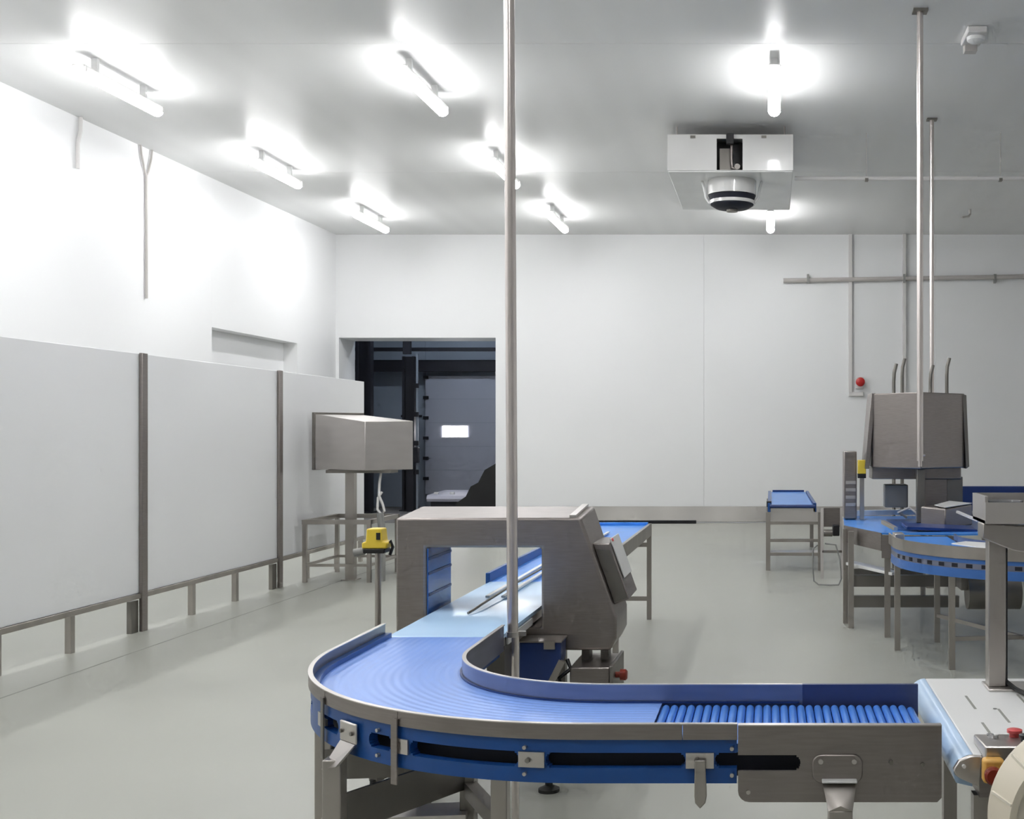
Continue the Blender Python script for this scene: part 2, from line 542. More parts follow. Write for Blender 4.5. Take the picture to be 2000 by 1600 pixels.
# ------------------------------------------------------------------ ceiling cooler with fan
cx0, cx1, cy0, cy1, cz0, cz1 = -1.235, .27, 14.1, 16.5, 4.84, 5.25
t = thing('ceiling_cooler', 'white ceiling cooler box with a dark round fan hanging beneath', 'air cooler', ((cx0 + cx1) / 2, (cy0 + cy1) / 2, cz0))
ax0, ax1, az0 = -.645, -.335, cz0 + .01
part(t, 'casing', 'cooler', lambda b: (
    b.box(cx0, ax0, cy0, cy0 + .02, cz0, cz1), b.box(ax1, cx1, cy0, cy0 + .02, cz0, cz1),
    b.box(ax0, ax1, cy0, cy0 + .02, cz1 - .03, cz1), b.box(ax0, ax1, cy0, cy0 + .02, cz0, az0 - .005),
    b.box(cx0, cx0 + .02, cy0 + .02, cy1, cz0, cz1), b.box(cx1 - .02, cx1, cy0 + .02, cy1, cz0, cz1),
    b.box(cx0, cx1, cy1, cy1 + .02, cz0, cz1), b.box(cx0, cx1, cy0, cy1 + .02, cz1, cz1 + .02)))
part(t, 'drip_tray', 'white', lambda b: b.box(cx0 + .005, cx1 - .005, cy0 + .005, cy1, cz0 - .02, cz0 - .001), bevel=.008)
box(t, 'coil_block', 'steel_dark', ax0 + .03, ax1 - .12, cy0 + .12, cy0 + .3, cz0 + .03, cz1 - .12)
box(t, 'back_plate', 'black', ax0 - .05, ax1 + .05, cy0 + .32, cy0 + .34, cz0, cz1)
part(t, 'pipe', 'steel', lambda b: b.tube([(-.47, cy0 + .08, cz1 + .02), (-.47, cy0 + .08, cz0 + .15), (-.46, cy0 + .08, cz0 + .05), (-.40, cy0 + .08, cz0 + .03)], .016))
part(t, 'valve', 'steel_dark', lambda b: b.cyl((-.40, cy0 + .06, cz0 + .06), (-.40, cy0 + .12, cz0 + .06), .035))
box(t, 'junction_box', 'black', -.53, -.44, cy0 - .03, cy0 + .05, cz1 - .1, cz1 + .03, bevel=.006)
for x in (-.93, -.08):
    box(t, 'hanger_clip', 'steel_dark', x - .03, x + .03, cy0 - .012, cy0 + .02, cz1 - .025, cz1 + .005)
for x in (cx0 + .1, cx1 - .1):
    for y in (cy0 + .2, cy1 - .2):
        part(t, 'hanger_rod', 'steel', lambda b: b.cyl((x, y, cz1 + .01), (x, y, ZC), .008, 8))
fc = Vector((-.478, 14.62, 0))
part(t, 'fan_shroud', 'cooler', lambda b: b.lathe((fc.x, fc.y, 0), [(.30, cz0 - .02), (.30, cz0 - .20), (.285, cz0 - .20), (.285, cz0 - .03)], 36))
part(t, 'fan_ring', 'cooler', lambda b: b.lathe((fc.x, fc.y, 0), [(.285, cz0 - .27), (.285, cz0 - .31), (.27, cz0 - .31), (.27, cz0 - .27)], 36))
part(t, 'fan_grille', 'slot', lambda b: b.lathe((fc.x, fc.y, 0), [(.1, cz0 - .19), (.295, cz0 - .205), (.27, cz0 - .265), (.265, cz0 - .32), (.2, cz0 - .36), (.08, cz0 - .375)], 36))
part(t, 'fan_motor', 'steel_dark', lambda b: b.lathe((fc.x, fc.y, 0), [(.07, cz0 - .37), (.07, cz0 - .40), (.03, cz0 - .405)], 20))
for sx in (-1, 1):
    part(t, 'fan_bracket', 'white', lambda b: b.tube([(fc.x + sx * .37, fc.y, cz0 - .02), (fc.x + sx * .345, fc.y, cz0 - .1), (fc.x + sx * .325, fc.y, cz0 - .22), (fc.x + sx * .28, fc.y, cz0 - .29)], .018, 8))

# horizontal pipe hung from the ceiling
t = thing('ceiling_pipe', 'thin pale pipe hung below the ceiling right of the cooler', 'pipe', (1.4, 14.6, 4.85))
part(t, 'tube', 'conduit', lambda b: b.cyl((-.35 + .65, 14.6, 4.85), (5.5, 14.6, 4.85), .027, 14))
for x in (1.19, 2.85, 4.4):
    part(t, 'drop_rod', 'conduit_grey', lambda b: b.cyl((x, 14.6, 4.85), (x, 14.6, ZC), .006, 8))
    box(t, 'clamp', 'steel_dark', x - .02, x + .02, 14.565, 14.635, 4.815, 4.85)

# detector box and hook on the ceiling
p = at(1897, 66, 11.0)
t = thing('smoke_detector', 'small pale detector box on the ceiling, upper right', 'detector', (1.9, 10.96, 5.3))
box(t, 'base', 'conduit', 1.8, 1.98, 10.75, 11.15, ZC - .06, ZC - .001, bevel=.01)
part(t, 'dome', 'white', lambda b: b.lathe((1.9, 10.9, 0), [(.085, ZC - .06), (.08, ZC - .09), (.05, ZC - .11)], 24))
box(t, 'bracket', 'conduit_grey', 1.83, 1.95, 11.1, 11.2, ZC - .12, ZC - .001, bevel=.006)
t = tag(MB().tube([(3.32, 19.6, ZC - .001), (3.32, 19.6, 5.33), (3.28, 19.5, 5.28), (3.15, 19.2, 5.22), (3.10, 19.1, 5.19)], .02, 8).build('ceiling_hook', 'conduit_grey'),
        'bent grey pipe end poking from the ceiling, far right', 'pipe end')

# ------------------------------------------------------------------ wall conduits
t = thing('wall_pipe', 'long horizontal pale pipe clipped across the back wall', 'pipe', (2.5, 22.0, 4.55))
part(t, 'tube', 'conduit_grey', lambda b: b.cyl((.24, 22.04, 4.545), (7.4, 22.02, 4.66), .042, 14))
for x in (.70, 2.5, 4.2):
    box(t, 'clip', 'grey_plastic', x - .02, x + .02, 21.985, 22.1, 4.5, 4.66)
t = thing('conduit', 'vertical white conduit running down to the red stop button', 'conduit', (1.49, 22.05, 2.4))
box(t, 'trunking', 'conduit', 1.46, 1.53, 22.035, 22.098, 2.43, ZC, bevel=.006)
box(t, 'foot', 'conduit', 1.46, 1.74, 22.035, 22.098, 2.38, 2.46, bevel=.012)
tag(MB().box(2.47, 2.54, 22.035, 22.098, 2.3, ZC).build('conduit', 'conduit', bevel=.006), 'vertical white conduit ending behind the grey inspection hood', 'conduit')
t = thing('stop_button', 'red round stop button on a small white wall box', 'button', (1.67, 22.0, 2.5))
box(t, 'box', 'conduit', 1.60, 1.74, 22.03, 22.098, 2.52, 2.74, bevel=.01)
part(t, 'button', 'red', lambda b: b.lathe((1.675, 0, 2.645), [(.045, 22.035), (.045, 21.99), (.085, 21.985), (.085, 21.96), (.06, 21.94), (.02, 21.935)], 24, 'y'))
tag(MB().cyl((1.86, 22.098, 2.34), (1.86, 22.05, 2.34), .03).build('wall_stud', 'grey_plastic'), 'tiny dark stud on the back wall left of the hood', 'stud')
# conduit on the left wall
t = thing('conduit', 'thin vertical conduit with forked top on the left wall', 'conduit', (XL + .03, 15.4, 3.5))
yv = K * 8.13 / (1505 - 287)
part(t, 'drop', 'conduit_grey', lambda b: b.cyl((XL + .025, yv, 3.45), (XL + .025, yv, 5.05), .018, 8))
for s in (-1, 1):
    part(t, 'fork', 'conduit_grey', lambda b: b.tube([(XL + .025, yv, 5.04), (XL + .025, yv + s * .05, 5.12), (XL + .025, yv + s * .12, 5.3), (XL + .025, yv + s * .14, ZC)], .014, 8))
yv2 = K * 8.13 / (1505 - 152)
tag(MB().tube([(XL + .03, yv2 + .06, ZC), (XL + .03, yv2 + .05, 5.25), (XL + .03, yv2, 5.1), (XL + .03, yv2, 4.8)], .022, 8).build('conduit', 'conduit'), 'short pale bent conduit at the top of the left wall', 'conduit')

# ------------------------------------------------------------------ tall poles
t = thing('support_pole', 'tall polished steel pole rising in front of the metal detector', 'pole', (-1.065, 4.85, 0))
tx, ty, tt = -1.062, 4.85, -1.088
part(t, 'upper_tube', 'pole', lambda b: b.cyl((tx, ty, .87), (tt, ty, ZC - .012), .0225, 28))
part(t, 'lower_tube', 'pole', lambda b: b.cyl((tx + .011, ty, .012), (tx + .011, ty, .87), .0155, 20))
part(t, 'collar', 'steel_light', lambda b: b.cyl((tx, ty, .858), (tx, ty, .88), .0265, 24))
part(t, 'clamp_arm', 'steel_light', lambda b: b.box(tx + .01, tx + .05, ty + .01, ty + .03, .86, .878))
part(t, 'floor_flange', 'steel', lambda b: b.cyl((tx + .011, ty, 0), (tx + .011, ty, .012), .055, 24))
part(t, 'ceiling_flange', 'steel', lambda b: b.cyl((tt, ty, ZC - .012), (tt, ty, ZC), .08, 24))

t = thing('support_pole', 'steel pole hanging from the ceiling before the grey inspection hood', 'pole', (1.31, 10.36, 1.43))
part(t, 'tube', 'pole', lambda b: b.cyl((1.315, 10.36, 1.45), (1.315, 10.36, ZC - .02), .028, 20))
part(t, 'ceiling_flange', 'steel_dark', lambda b: b.box(1.25, 1.38, 10.30, 10.42, ZC - .02, ZC))
part(t, 'end_fitting', 'pole', lambda b: (b.cyl((1.315, 10.36, 1.40), (1.315, 10.36, 1.46), .018, 16), b.cyl((1.315, 10.36, 1.5), (1.36, 10.42, 1.5), .012, 12)))
t = thing('support_pole', 'slimmer steel pole standing behind the grey inspection hood', 'pole', (1.91, 13.95, 0))
part(t, 'tube', 'pole', lambda b: b.cyl((1.91, 13.95, 0.01), (1.91, 13.95, ZC - .02), .026, 18))
part(t, 'ceiling_flange', 'steel_dark', lambda b: b.box(1.85, 1.97, 13.9, 14.0, ZC - .02, ZC))
part(t, 'floor_flange', 'steel_dark', lambda b: b.box(1.85, 1.97, 13.9, 14.0, 0, .01))

# ------------------------------------------------------------------ white screens on the left
PX = -5.37


def screen(y0, y1, legs, label, first=False):
    t = thing('partition_screen', label, 'screen', (PX, (y0 + y1) / 2, 0), 'white partition screens')
    box(t, 'sheet', 'sheet', PX - .045, PX - .02, y0 + (.0 if first else .003), y1 - .003, .33, 2.375, bevel=.004)
    box(t, 'bottom_rail', 'frame', PX - .055, PX + .0, y0, y1, .285, .33, bevel=.004)
    for y in legs:
        box(t, 'leg', 'frame', PX - .05, PX - .004, y - .028, y + .028, 0.0, .285)
    return t


def screen_post(t, y):
    box(t, 'post', 'steel', PX - .018, PX + .012, y - .045, y + .045, 0, 2.38, bevel=.004)
    part(t, 'foot_channel', 'steel_dark', lambda b: (b.box(PX - .06, PX - .02, y - .16, y - .05, 0.0, .27)))


s1 = screen(5.4, 10.09, (6.3, 7.25, 8.2, 9.07), 'largest white partition screen at the left edge', True)
s2 = screen(10.09, 12.9, (10.98, 11.87), 'middle white partition screen between the two steel posts')
s3 = screen(12.9, 15.62, (13.7, 14.65, 15.5), 'farthest white partition screen beside the dock opening')
screen_post(s1, 10.09)
screen_post(s2, 12.9)

# ------------------------------------------------------------------ stand and cabinet on post
t = thing('frame_stand', 'low stainless tube frame stand beside the farthest screen', 'stand', (-5.0, 13.9, 0))
fx0, fx1, fy0, fy1 = -5.28, -4.55, 13.35, 14.35
for x in (fx0, fx1):
    for y in (fy0, fy1):
        box(t, 'leg', 'frame', x - .022, x + .022, y - .022, y + .022, 0, .66)
part(t, 'top_frame', 'frame', lambda b: (
    b.box(fx0 - .025, fx1 + .025, fy0 - .025, fy0 + .025, .66, .71), b.box(fx0 - .025, fx1 + .025, fy1 - .025, fy1 + .025, .66, .71),
    b.box(fx0 - .025, fx0 + .025, fy0, fy1, .66, .71), b.box(fx1 - .025, fx1 + .025, fy0, fy1, .66, .71)))
for y in (fy0, fy1):
    box(t, 'crossbar', 'frame', fx0, fx1, y - .015, y + .015, .18, .21)
for x in (fx0, fx1):
    box(t, 'crossbar', 'frame', x - .015, x + .015, fy0, fy1, .18, .21)

t = thing('control_cabinet', 'grey steel cabinet with sloping white-lit roof on a single post', 'cabinet', (-4.8, 13.6, 0))
cb = Vector((-4.58, 13.3))          # corner facing the viewer
ul = Vector((-.80, .42)).normalized() * .80
ur = Vector((.52, .62)).normalized() * .62
q = [cb, cb + ur, cb + ur + ul, cb + ul]
zb, zt = 1.27, 1.825


def cab(b):
    vs = [(p.x, p.y, zb) for p in q]
    tops = [1.825, 1.835, 1.91, 1.915]
    vs += [(p.x, p.y, h) for p, h in zip(q, tops)]
    b.add(vs, [(0, 3, 2, 1), (4, 5, 6, 7), (0, 1, 5, 4), (1, 2, 6, 5), (2, 3, 7, 6), (3, 0, 4, 7)])


part(t, 'housing', 'steel_light', cab, bevel=.006)
uln, urn = ul.normalized(), ur.normalized()
dl = cb + ul + uln * .02
part(t, 'door', 'steel_dark', lambda b: b.obox((dl.x + ur.x / 2, dl.y + ur.y / 2, 1.60), ((ul.x, ul.y, 0), (ur.x, ur.y, 0), (0, 0, 1)), (.02, .32, .335)), bevel=.004)
pc = (q[0] + q[2]) / 2
box(t, 'post', 'frame', -4.895, -4.795, 13.55, 13.65, .012, 1.24)
box(t, 'foot_plate', 'frame', -4.93, -4.76, 13.51, 13.69, 0, .012)
part(t, 'mount_bracket', 'steel_dark', lambda b: b.box(-5.1, -4.35, 13.5, 13.75, 1.235, 1.27))
t2 = thing('cable', 'looped white cable with grey conduit hanging under the steel cabinet', 'cable', (-4.5, 13.4, 0))
part(t2, 'cable', 'conduit', lambda b: b.tube([(-4.50, 13.6, 1.232), (-4.50, 13.55, 1.12), (-4.49, 13.5, .98), (-4.44, 13.48, .88), (-4.42, 13.48, .80), (-4.45, 13.48, .76), (-4.5, 13.48, .82), (-4.5, 13.5, .95), (-4.46, 13.52, 1.02)], .015, 8))
part(t2, 'conduit', 'grey_plastic', lambda b: b.tube([(-4.45, 13.48, .0), (-4.45, 13.48, .6), (-4.47, 13.48, .78)], .04, 10))

t = thing('sensor_post', 'yellow sensor box with black base on a slim steel post', 'sensor', (-2.0, 6.0, 0))
part(t, 'post', 'frame', lambda b: b.cyl((-2.0, 6.0, .01), (-2.0, 6.0, 1.09), .015, 16))
part(t, 'foot', 'frame', lambda b: b.cyl((-2.0, 6.0, 0), (-2.0, 6.0, .01), .07, 20))
part(t, 'cap_plate', 'black', lambda b: b.box(-2.055, -1.945, 5.93, 6.03, 1.09, 1.115), bevel=.006)
part(t, 'body', 'yellow', lambda b: b.prism([(-2.06, 1.115), (-1.935, 1.115), (-1.93, 1.145), (-1.955, 1.15), (-1.962, 1.215), (-2.035, 1.215), (-2.04, 1.15), (-2.06, 1.145)], 'xz', 5.93, 6.02), bevel=.006)
box(t, 'window', 'black', -1.985, -1.965, 5.926, 5.932, 1.16, 1.195)
part(t, 'hose', 'black', lambda b: b.tube([(-1.945, 5.97, 1.13), (-1.925, 5.97, 1.15), (-1.915, 5.97, 1.12), (-1.93, 5.97, 1.08)], .008, 8))
part(t, 'knob', 'grey_plastic', lambda b: b.cyl((-2.06, 5.97, 1.10), (-2.11, 5.97, 1.09), .02, 14))


# ------------------------------------------------------------------ curved conveyors
class Curve:
    """quarter-turn conveyor: straight run in X, turn about (cx, cy), straight run away in Y"""

    def __init__(self, cx, cy, R, run_x, run_y):
        self.c, self.R, self.rx, self.ry = (cx, cy), R, run_x, run_y
        self.arc = R * PI / 2
        self.len = run_x + self.arc + run_y

    def P(self, s, off, z):
        cx, cy = self.c
        R = self.R
        if s <= self.rx:
            return Vector((cx + self.rx - s, cy - R - off, z))
        if s <= self.rx + self.arc:
            a = (s - self.rx) / R
            return Vector((cx - (R + off) * math.sin(a), cy - (R + off) * math.cos(a), z))
        return Vector((cx - R - off, cy + s - self.rx - self.arc, z))

    def ss(self, s0, s1, step=.04):
        n = max(1, int(math.ceil((s1 - s0) / step)))
        xs = [s0 + (s1 - s0) * i / n for i in range(n + 1)]
        for k in (self.rx, self.rx + self.arc):
            if s0 < k < s1 and min(abs(k - x) for x in xs) > 1e-4:
                xs.append(k)
        return sorted(xs)

    def strip(self, b, s0, s1, o0, o1, z0, z1):
        rows = []
        for s in self.ss(s0, s1):
            P = self.P
            rows.append([P(s, o0, z0), P(s, o1, z0), P(s, o1, z1), P(s, o0, z1), P(s, o0, z0)])
        n0 = len(b.v)
        b.grid(rows)
        e = n0 + 5 * (len(rows) - 1)
        b.f.append((n0, n0 + 1, n0 + 2, n0 + 3))
        b.f.append((e, e + 1, e + 2, e + 3))
        return b

    def web(self, b, s0, s1, o0, o1, z0, z1):
        """piece between two slots, with concave rounded ends at s0 and s1"""
        r = (z1 - z0) / 2
        N = 8
        for k in range(N):
            za, zb2 = z0 + (z1 - z0) * k / N, z0 + (z1 - z0) * (k + 1) / N
            zm = (za + zb2) / 2 - (z0 + z1) / 2
            inset = r - math.sqrt(max(0, r * r - zm * zm))
            self.strip(b, s0 + r - inset if False else s0 - inset * 0 + (r - math.sqrt(max(0, r * r - zm * zm))) * -1, s1 + inset, o0, o1, za, zb2)
        return b


BZ = .852
cv = Curve(-.5, 4.3, 1.1, .96, .58)
t = thing('curved_conveyor', 'blue curved belt conveyor with steel rails sweeping through the foreground', 'conveyor', (-.6, 4.0, 0))
CC = t
W = .5
# belt, following the curve up to the rollers
belt = MB()
rows_t = []
S0 = .80
for s in cv.ss(S0, cv.len, .03):
    ring = []
    for k in range(9):
        o = -W + .012 + (W - .024) * k / 8
        ring.append(cv.P(s, o, BZ))
    ring.append(cv.P(s, -.012, BZ - .02))
    ring.append(cv.P(s, -W + .012, BZ - .02))
    ring.append(ring[0])
    rows_t.append(ring)
belt.grid(rows_t)
belt.build('belt', 'belt', t, origin=(-.5, 4.3, BZ), smooth=30)
# bed below the belt
part(t, 'bed', 'skirt', lambda b: cv.strip(b, 0.02, cv.len - .01, -W + .02, -.13, BZ - .08, BZ - .022))
part(t, 'inner_core', 'slot', lambda b: cv.strip(b, 0.03, cv.len - .02, -.12, -.06, .75, BZ - .022))
# outer rail in four lengths
RZ0, RZ1 = .866, .907
cuts = [.55, .70, 1.545, 1.955, cv.len]
for a, bb in zip(cuts[:-1], cuts[1:]):
    def rail(b, a=a, bb=bb):
        cv.strip(b, a, bb - .002, -.004, .006, RZ0, RZ1)
    part(t, 'outer_rail', 'steel', rail)
part(t, 'rail_lip', 'steel_light', lambda b: cv.strip(b, .55, cv.len, -.008, .007, RZ1, RZ1 + .003))
part(t, 'inner_rail', 'rail_blue', lambda b: cv.strip(b, .36, cv.len - .04, -W - .004, -W + .006, BZ - .05, RZ1))
part(t, 'inner_rail_lip', 'steel_light', lambda b: cv.strip(b, .36, cv.len - .04, -W - .008, -W + .006, RZ1, RZ1 + .003))
part(t, 'end_guard', 'rail_navy', lambda b: cv.strip(b, -.003, .37, -W - .012, -W + .004, BZ - .09, RZ1 + .002))
# guide foot along the inner rail
part(t, 'wear_strip', 'navy', lambda b: cv.strip(b, .37, cv.len - .05, -W + .007, -W + .014, BZ + .0005, BZ + .006))
# blue skirt: two bands and the webs between slots
part(t, 'skirt_upper', 'skirt', lambda b: cv.strip(b, .552, cv.len, -.03, -.001, .829, RZ0 + .004))
part(t, 'skirt_lower', 'skirt', lambda b: cv.strip(b, .552, cv.len, -.03, -.001, .746, .787))
webs = [(.612, .692), (1.073, 1.15), (1.503, 1.575), (1.68, 1.86), (1.99, 2.16), (2.35, 2.45), (2.75, 2.85), (3.1, 3.26)]
for a, bb in webs:
    def wb_(b, a=a, bb=bb):
        r = .021
        N = 8
        for k in range(N):
            za, zc = .787 + .042 * k / N, .787 + .042 * (k + 1) / N
            zm = (za + zc) / 2 - .808
            e = r - math.sqrt(max(0, r * r - zm * zm))
            cv.strip(b, a - e - .0, bb + e, -.03, -.001, za, zc)
    part(t, 'skirt_web', 'skirt', wb_)
for a, bb in ((.612, .692), (1.073, 1.15), (1.503, 1.56), (1.99, 2.03)):
    def clip(b, a=a, bb=bb):
        cv.strip(b, a + .002, bb - .002, 0, .006, .788, .83)
    part(t, 'clip_plate', 'steel_light', clip)
for s in (.565, 1.13, 1.63):
    for z in (.842, .77):
        part(t, 'bolt', 'steel_light', lambda b: b.cyl(cv.P(s, 0, z), cv.P(s, .01, z), .0055, 10))
for s, z in ((1.12, .808), (.66, .812)):
    part(t, 'bolt', 'steel_dark', lambda b: b.cyl(cv.P(s, 0.004, z), cv.P(s, .014, z), .007, 10))
# vertical straps
for s in (1.552, 1.962):
    part(t, 'strap', 'steel_dark' if s > 1.9 else 'steel', lambda b: (cv.strip(b, s - .012, s + .012, .008, .013, .70, RZ0 + .02), cv.strip(b, s - .018, s + .018, .0, .008, .80, .82)))
# pointed drop tab
part(t, 'drop_tab', 'frame', lambda b: b.prism([(-.205, .815), (-.176, .815), (-.172, .72), (-.176, .70), (-.19, .685), (-.204, .70), (-.206, .72)], 'xz', 3.175, 3.186), bevel=.002)
# bracket and leg on the outer side
for s, nm in ((1.775, 0),):
    pp = cv.P(s, .012, 0)
    part(t, 'leg_bracket', 'steel_light', lambda b: (cv.strip(b, s - .05, s + .045, .006, .014, .785, .845)), bevel=.004)
    part(t, 'leg_gusset', 'steel_light', lambda b: b.add([cv.P(s - .045, .014, .785), cv.P(s + .04, .014, .785), cv.P(s + .065, .06, .70), cv.P(s - .02, .06, .725),
                                                         cv.P(s - .045, .008, .785), cv.P(s + .04, .008, .785), cv.P(s + .065, .05, .70), cv.P(s - .02, .05, .725)],
                                                        [(0, 1, 2, 3), (7, 6, 5, 4), (0, 4, 5, 1), (1, 5, 6, 2), (2, 6, 7, 3), (3, 7, 4, 0)]))
    for ds in (-.03, .03):
        part(t, 'bolt', 'steel_dark', lambda b: b.cyl(cv.P(s + ds, .01, .815), cv.P(s + ds, .02, .815), .006, 10))
for x, y, w, z1, m in ((-1.292, 3.49, .055, .735, 'frame'), (-1.485, 3.93, .055, .76, 'frame'), (-.83, 3.62, .05, .80, 'frame'), (-1.02, 3.98, .05, .80, 'steel_dark'),
                       (-1.40, 4.75, .05, .80, 'steel_dark')):
    box(t, 'leg', m, x - w / 2, x + w / 2, y - w / 2, y + w / 2, 0.03, z1, bevel=.003)
    part(t, 'foot', 'rubber', lambda b: b.lathe((x, y, 0), [(.045, 0), (.045, .012), (.02, .03)], 18))
for p_, q_, w, h, m in (((-1.485, 3.93, .60), (-1.02, 3.98, .60), .06, .10, 'steel_dark'), ((-1.292, 3.49, .56), (-1.02, 3.98, .56), .012, .12, 'steel_dark'),
                        ((-1.02, 3.98, .50), (-.83, 3.62, .50), .04, .05, 'steel_dark'),
                        ((-1.485, 3.93, .42), (-1.02, 3.98, .42), .14, .02, 'steel_light'), ((-1.485, 3.93, .40), (-1.292, 3.49, .40), .05, .02, 'steel_light')):
    part(t, 'cross_beam', m, lambda b: b.bar(p_, q_, w, h))

# end plate with slot, its bracket and leg
ex0, ex1, ez0, ez1, ey = -.088, .462, .702, .908, 3.178


def end_plate(b):
    yb, yf = ey + .008, ey
    sx1 = .06          # slot runs from the left edge to here
    za, zc = .787, .829
    r = (zc - za) / 2
    b.box(ex0, ex1, yf, yb, zc, ez1)
    cr = .03
    low = [(ex0, za), (ex0, ez0 + cr)] + [(ex0 + cr - cr * math.cos(a), ez0 + cr - cr * math.sin(a)) for a in (PI / 8, PI / 4, 3 * PI / 8)] + [(ex0 + cr, ez0), (ex1 - .012, ez0), (ex1, ez0 + .012), (ex1, za)]
    b.prism(low, 'xz', yf, yb)
    N = 8
    for k in range(N):
        z0_, z1_ = za + 2 * r * k / N, za + 2 * r * (k + 1) / N
        zm = (z0_ + z1_) / 2 - (za + r)
        b.box(sx1 + math.sqrt(max(0, r * r - zm * zm)), ex1, yf, yb, z0_, z1_)


part(t, 'end_plate', 'steel', end_plate)
part(t, 'end_plate_lip', 'steel_light', lambda b: b.box(ex0, ex1, ey - .002, ey + .02, ez1, ez1 + .003))
part(t, 'end_cap', 'steel', lambda b: b.box(ex1 - .004, ex1, ey + .008, ey + .06, .74, ez1 - .03))


def rounded(x0, x1, z0, z1, r, n=5):
    pts = []
    for cx_, cz_, a0 in ((x1 - r, z1 - r, 0), (x0 + r, z1 - r, PI / 2), (x0 + r, z0 + r, PI), (x1 - r, z0 + r, 3 * PI / 2)):
        for k in range(n + 1):
            a = a0 + PI / 2 * k / n
            pts.append((cx_ + r * math.cos(a), cz_ + r * math.sin(a)))
    return pts


br = part(t, 'leg_bracket', 'steel', lambda b: b.prism(rounded(.112, .248, .755, .832, .025), 'xz', ey - .008, ey), bevel=.003)
part(br, 'lit_slot', 'white', lambda b: b.box(.138, .232, ey - .03, ey - .0065, .761, .768), bevel=.002)  # white bar stands in for the light in the bracket slot
for x in (.135, .225):
    part(br, 'bolt', 'steel_light', lambda b: b.cyl((x, ey - .007, .815), (x, ey - .015, .815), .007, 10))
for x, z in ((.325, .81), (.41, .805), (-.06, .73)):
    part(t, 'bolt', 'steel_dark' if x > 0 else 'steel_light', lambda b: b.cyl((x, ey, z), (x, ey - .006, z), .006, 10))
lx, ly = .185, ey - .04
part(t, 'leg', 'frame', lambda b: b.prism([(lx, .03), (lx, .03)], 'xz', 0, 0) if False else b.box(lx - .032, lx + .032, ly - .03, ly + .03, .03, .70), bevel=.003)
part(t, 'leg_cap', 'frame', lambda b: b.add([(lx - .045, ey - .012, .755), (lx + .045, ey - .012, .755), (lx + .032, ly - .03, .70), (lx - .032, ly - .03, .70), (lx, ly - .034, .715), (lx - .032, ey, .69), (lx + .032, ey, .69)],
                                           [(0, 1, 4), (1, 2, 4), (2, 3, 4), (3, 0, 4), (0, 3, 5), (1, 6, 2), (0, 5, 6, 1), (2, 6, 5, 3)]))
part(t, 'foot', 'rubber', lambda b: b.lathe((lx, ly, 0), [(.045, 0), (.045, .012), (.02, .03)], 18))
# blue rollers of the straight end
rm = MB().cyl((0, 0, 0), (0, .455, 0), .0125, 14)
r0 = None
for k in range(30):
    x = -.325 + k * .0262
    if r0 is None:
        b = MB().cyl((x, 3.213, BZ - .013), (x, 3.668, BZ - .013), .0121, 14)
        r0 = b.build('roller', 'roller', t, origin=(x, 3.213, BZ - .013))
    else:
        o = r0.copy()
        COL.objects.link(o)
        o.parent = t
        o.location = r0.location + Vector((k * .0262, 0, -.006 if k == 29 else 0))

# ------------------------------------------------------------------ transfer conveyor through the metal detector
t = thing('transfer_conveyor', 'long straight belt conveyor running through the metal detector', 'conveyor', (-1.36, 7.8, 0))
bx0, bx1 = -1.585, -1.115
Y0, Y1, Y2 = 4.94, 6.65, 10.75
part(t, 'pale_belt', 'plate', lambda b: b.prism([(Y0 - .05, BZ - .012), (Y0 - .055, BZ - .004), (Y0 - .04, BZ + .004), (Y1, BZ + .006), (Y1, BZ - .012)], 'yz', bx0, bx1))
part(t, 'blue_belt', 'belt_bright', lambda b: b.box(bx0, bx1, Y1 + .004, Y2 - .06, BZ - .012, BZ + .004))
part(t, 'bed', 'steel_light', lambda b: b.box(bx0 + .01, bx1 - .008, Y0, Y2, BZ - .055, BZ - .013), bevel=.003)
part(t, 'bed_side', 'white', lambda b: b.box(bx1 - .006, bx1 + .004, Y0 + .05, 5.5, BZ - .05, BZ - .018))
part(t, 'side_rail', 'frame', lambda b: b.box(bx1 + .002, bx1 + .03, 6.0, Y2, BZ - .09, BZ + .02), bevel=.003)
part(t, 'side_guide', 'skirt', lambda b: b.box(bx0 - .025, bx0 + .0, Y1, Y2, BZ - .06, BZ + .055), bevel=.004)
for x in (-1.43, -1.35):
    part(t, 'guide_strip', 'white', lambda b: b.box(x - .012, x + .012, 5.95, 9.8, BZ + .012, BZ + .024), bevel=.003)
part(t, 'guide_rod', 'steel_dark', lambda b: b.tube([(-1.40, 5.45, BZ + .012), (-1.385, 5.5, BZ + .02), (-1.375, 5.6, BZ + .03), (-1.36, 6.2, BZ + .045), (-1.34, 6.9, BZ + .05)], .006, 8))
part(t, 'end_lip', 'belt_bright', lambda b: b.box(bx0, bx1, Y2 - .05, Y2, BZ - .04, BZ + .03), bevel=.004)
part(t, 'end_bar', 'black', lambda b: b.box(bx0, -.68, Y2 + .005, Y2 + .04, BZ + .015, BZ + .045), bevel=.003)
part(t, 'end_bar_bracket', 'black', lambda b: b.box(bx0, bx1, Y2 - .01, Y2 + .01, BZ - .05, BZ + .03))
for y in (8.4, 10.72):
    for x in (-1.56, -1.105):
        box(t, 'leg', 'frame', x - .02, x + .02, y - .022, y + .022, 0, BZ - .06)
    box(t, 'crossbar', 'frame', -1.54, -1.125, y - .018, y + .018, .17, .21)
    box(t, 'crossbar', 'frame', -1.54, -1.125, y - .018, y + .018, .66, .70)
part(t, 'drive_bracket', 'steel_dark', lambda b: (b.box(-1.20, -1.125, 4.98, 5.2, .62, .795), b.box(-1.5, -1.15, 5.0, 5.05, .70, .79)))

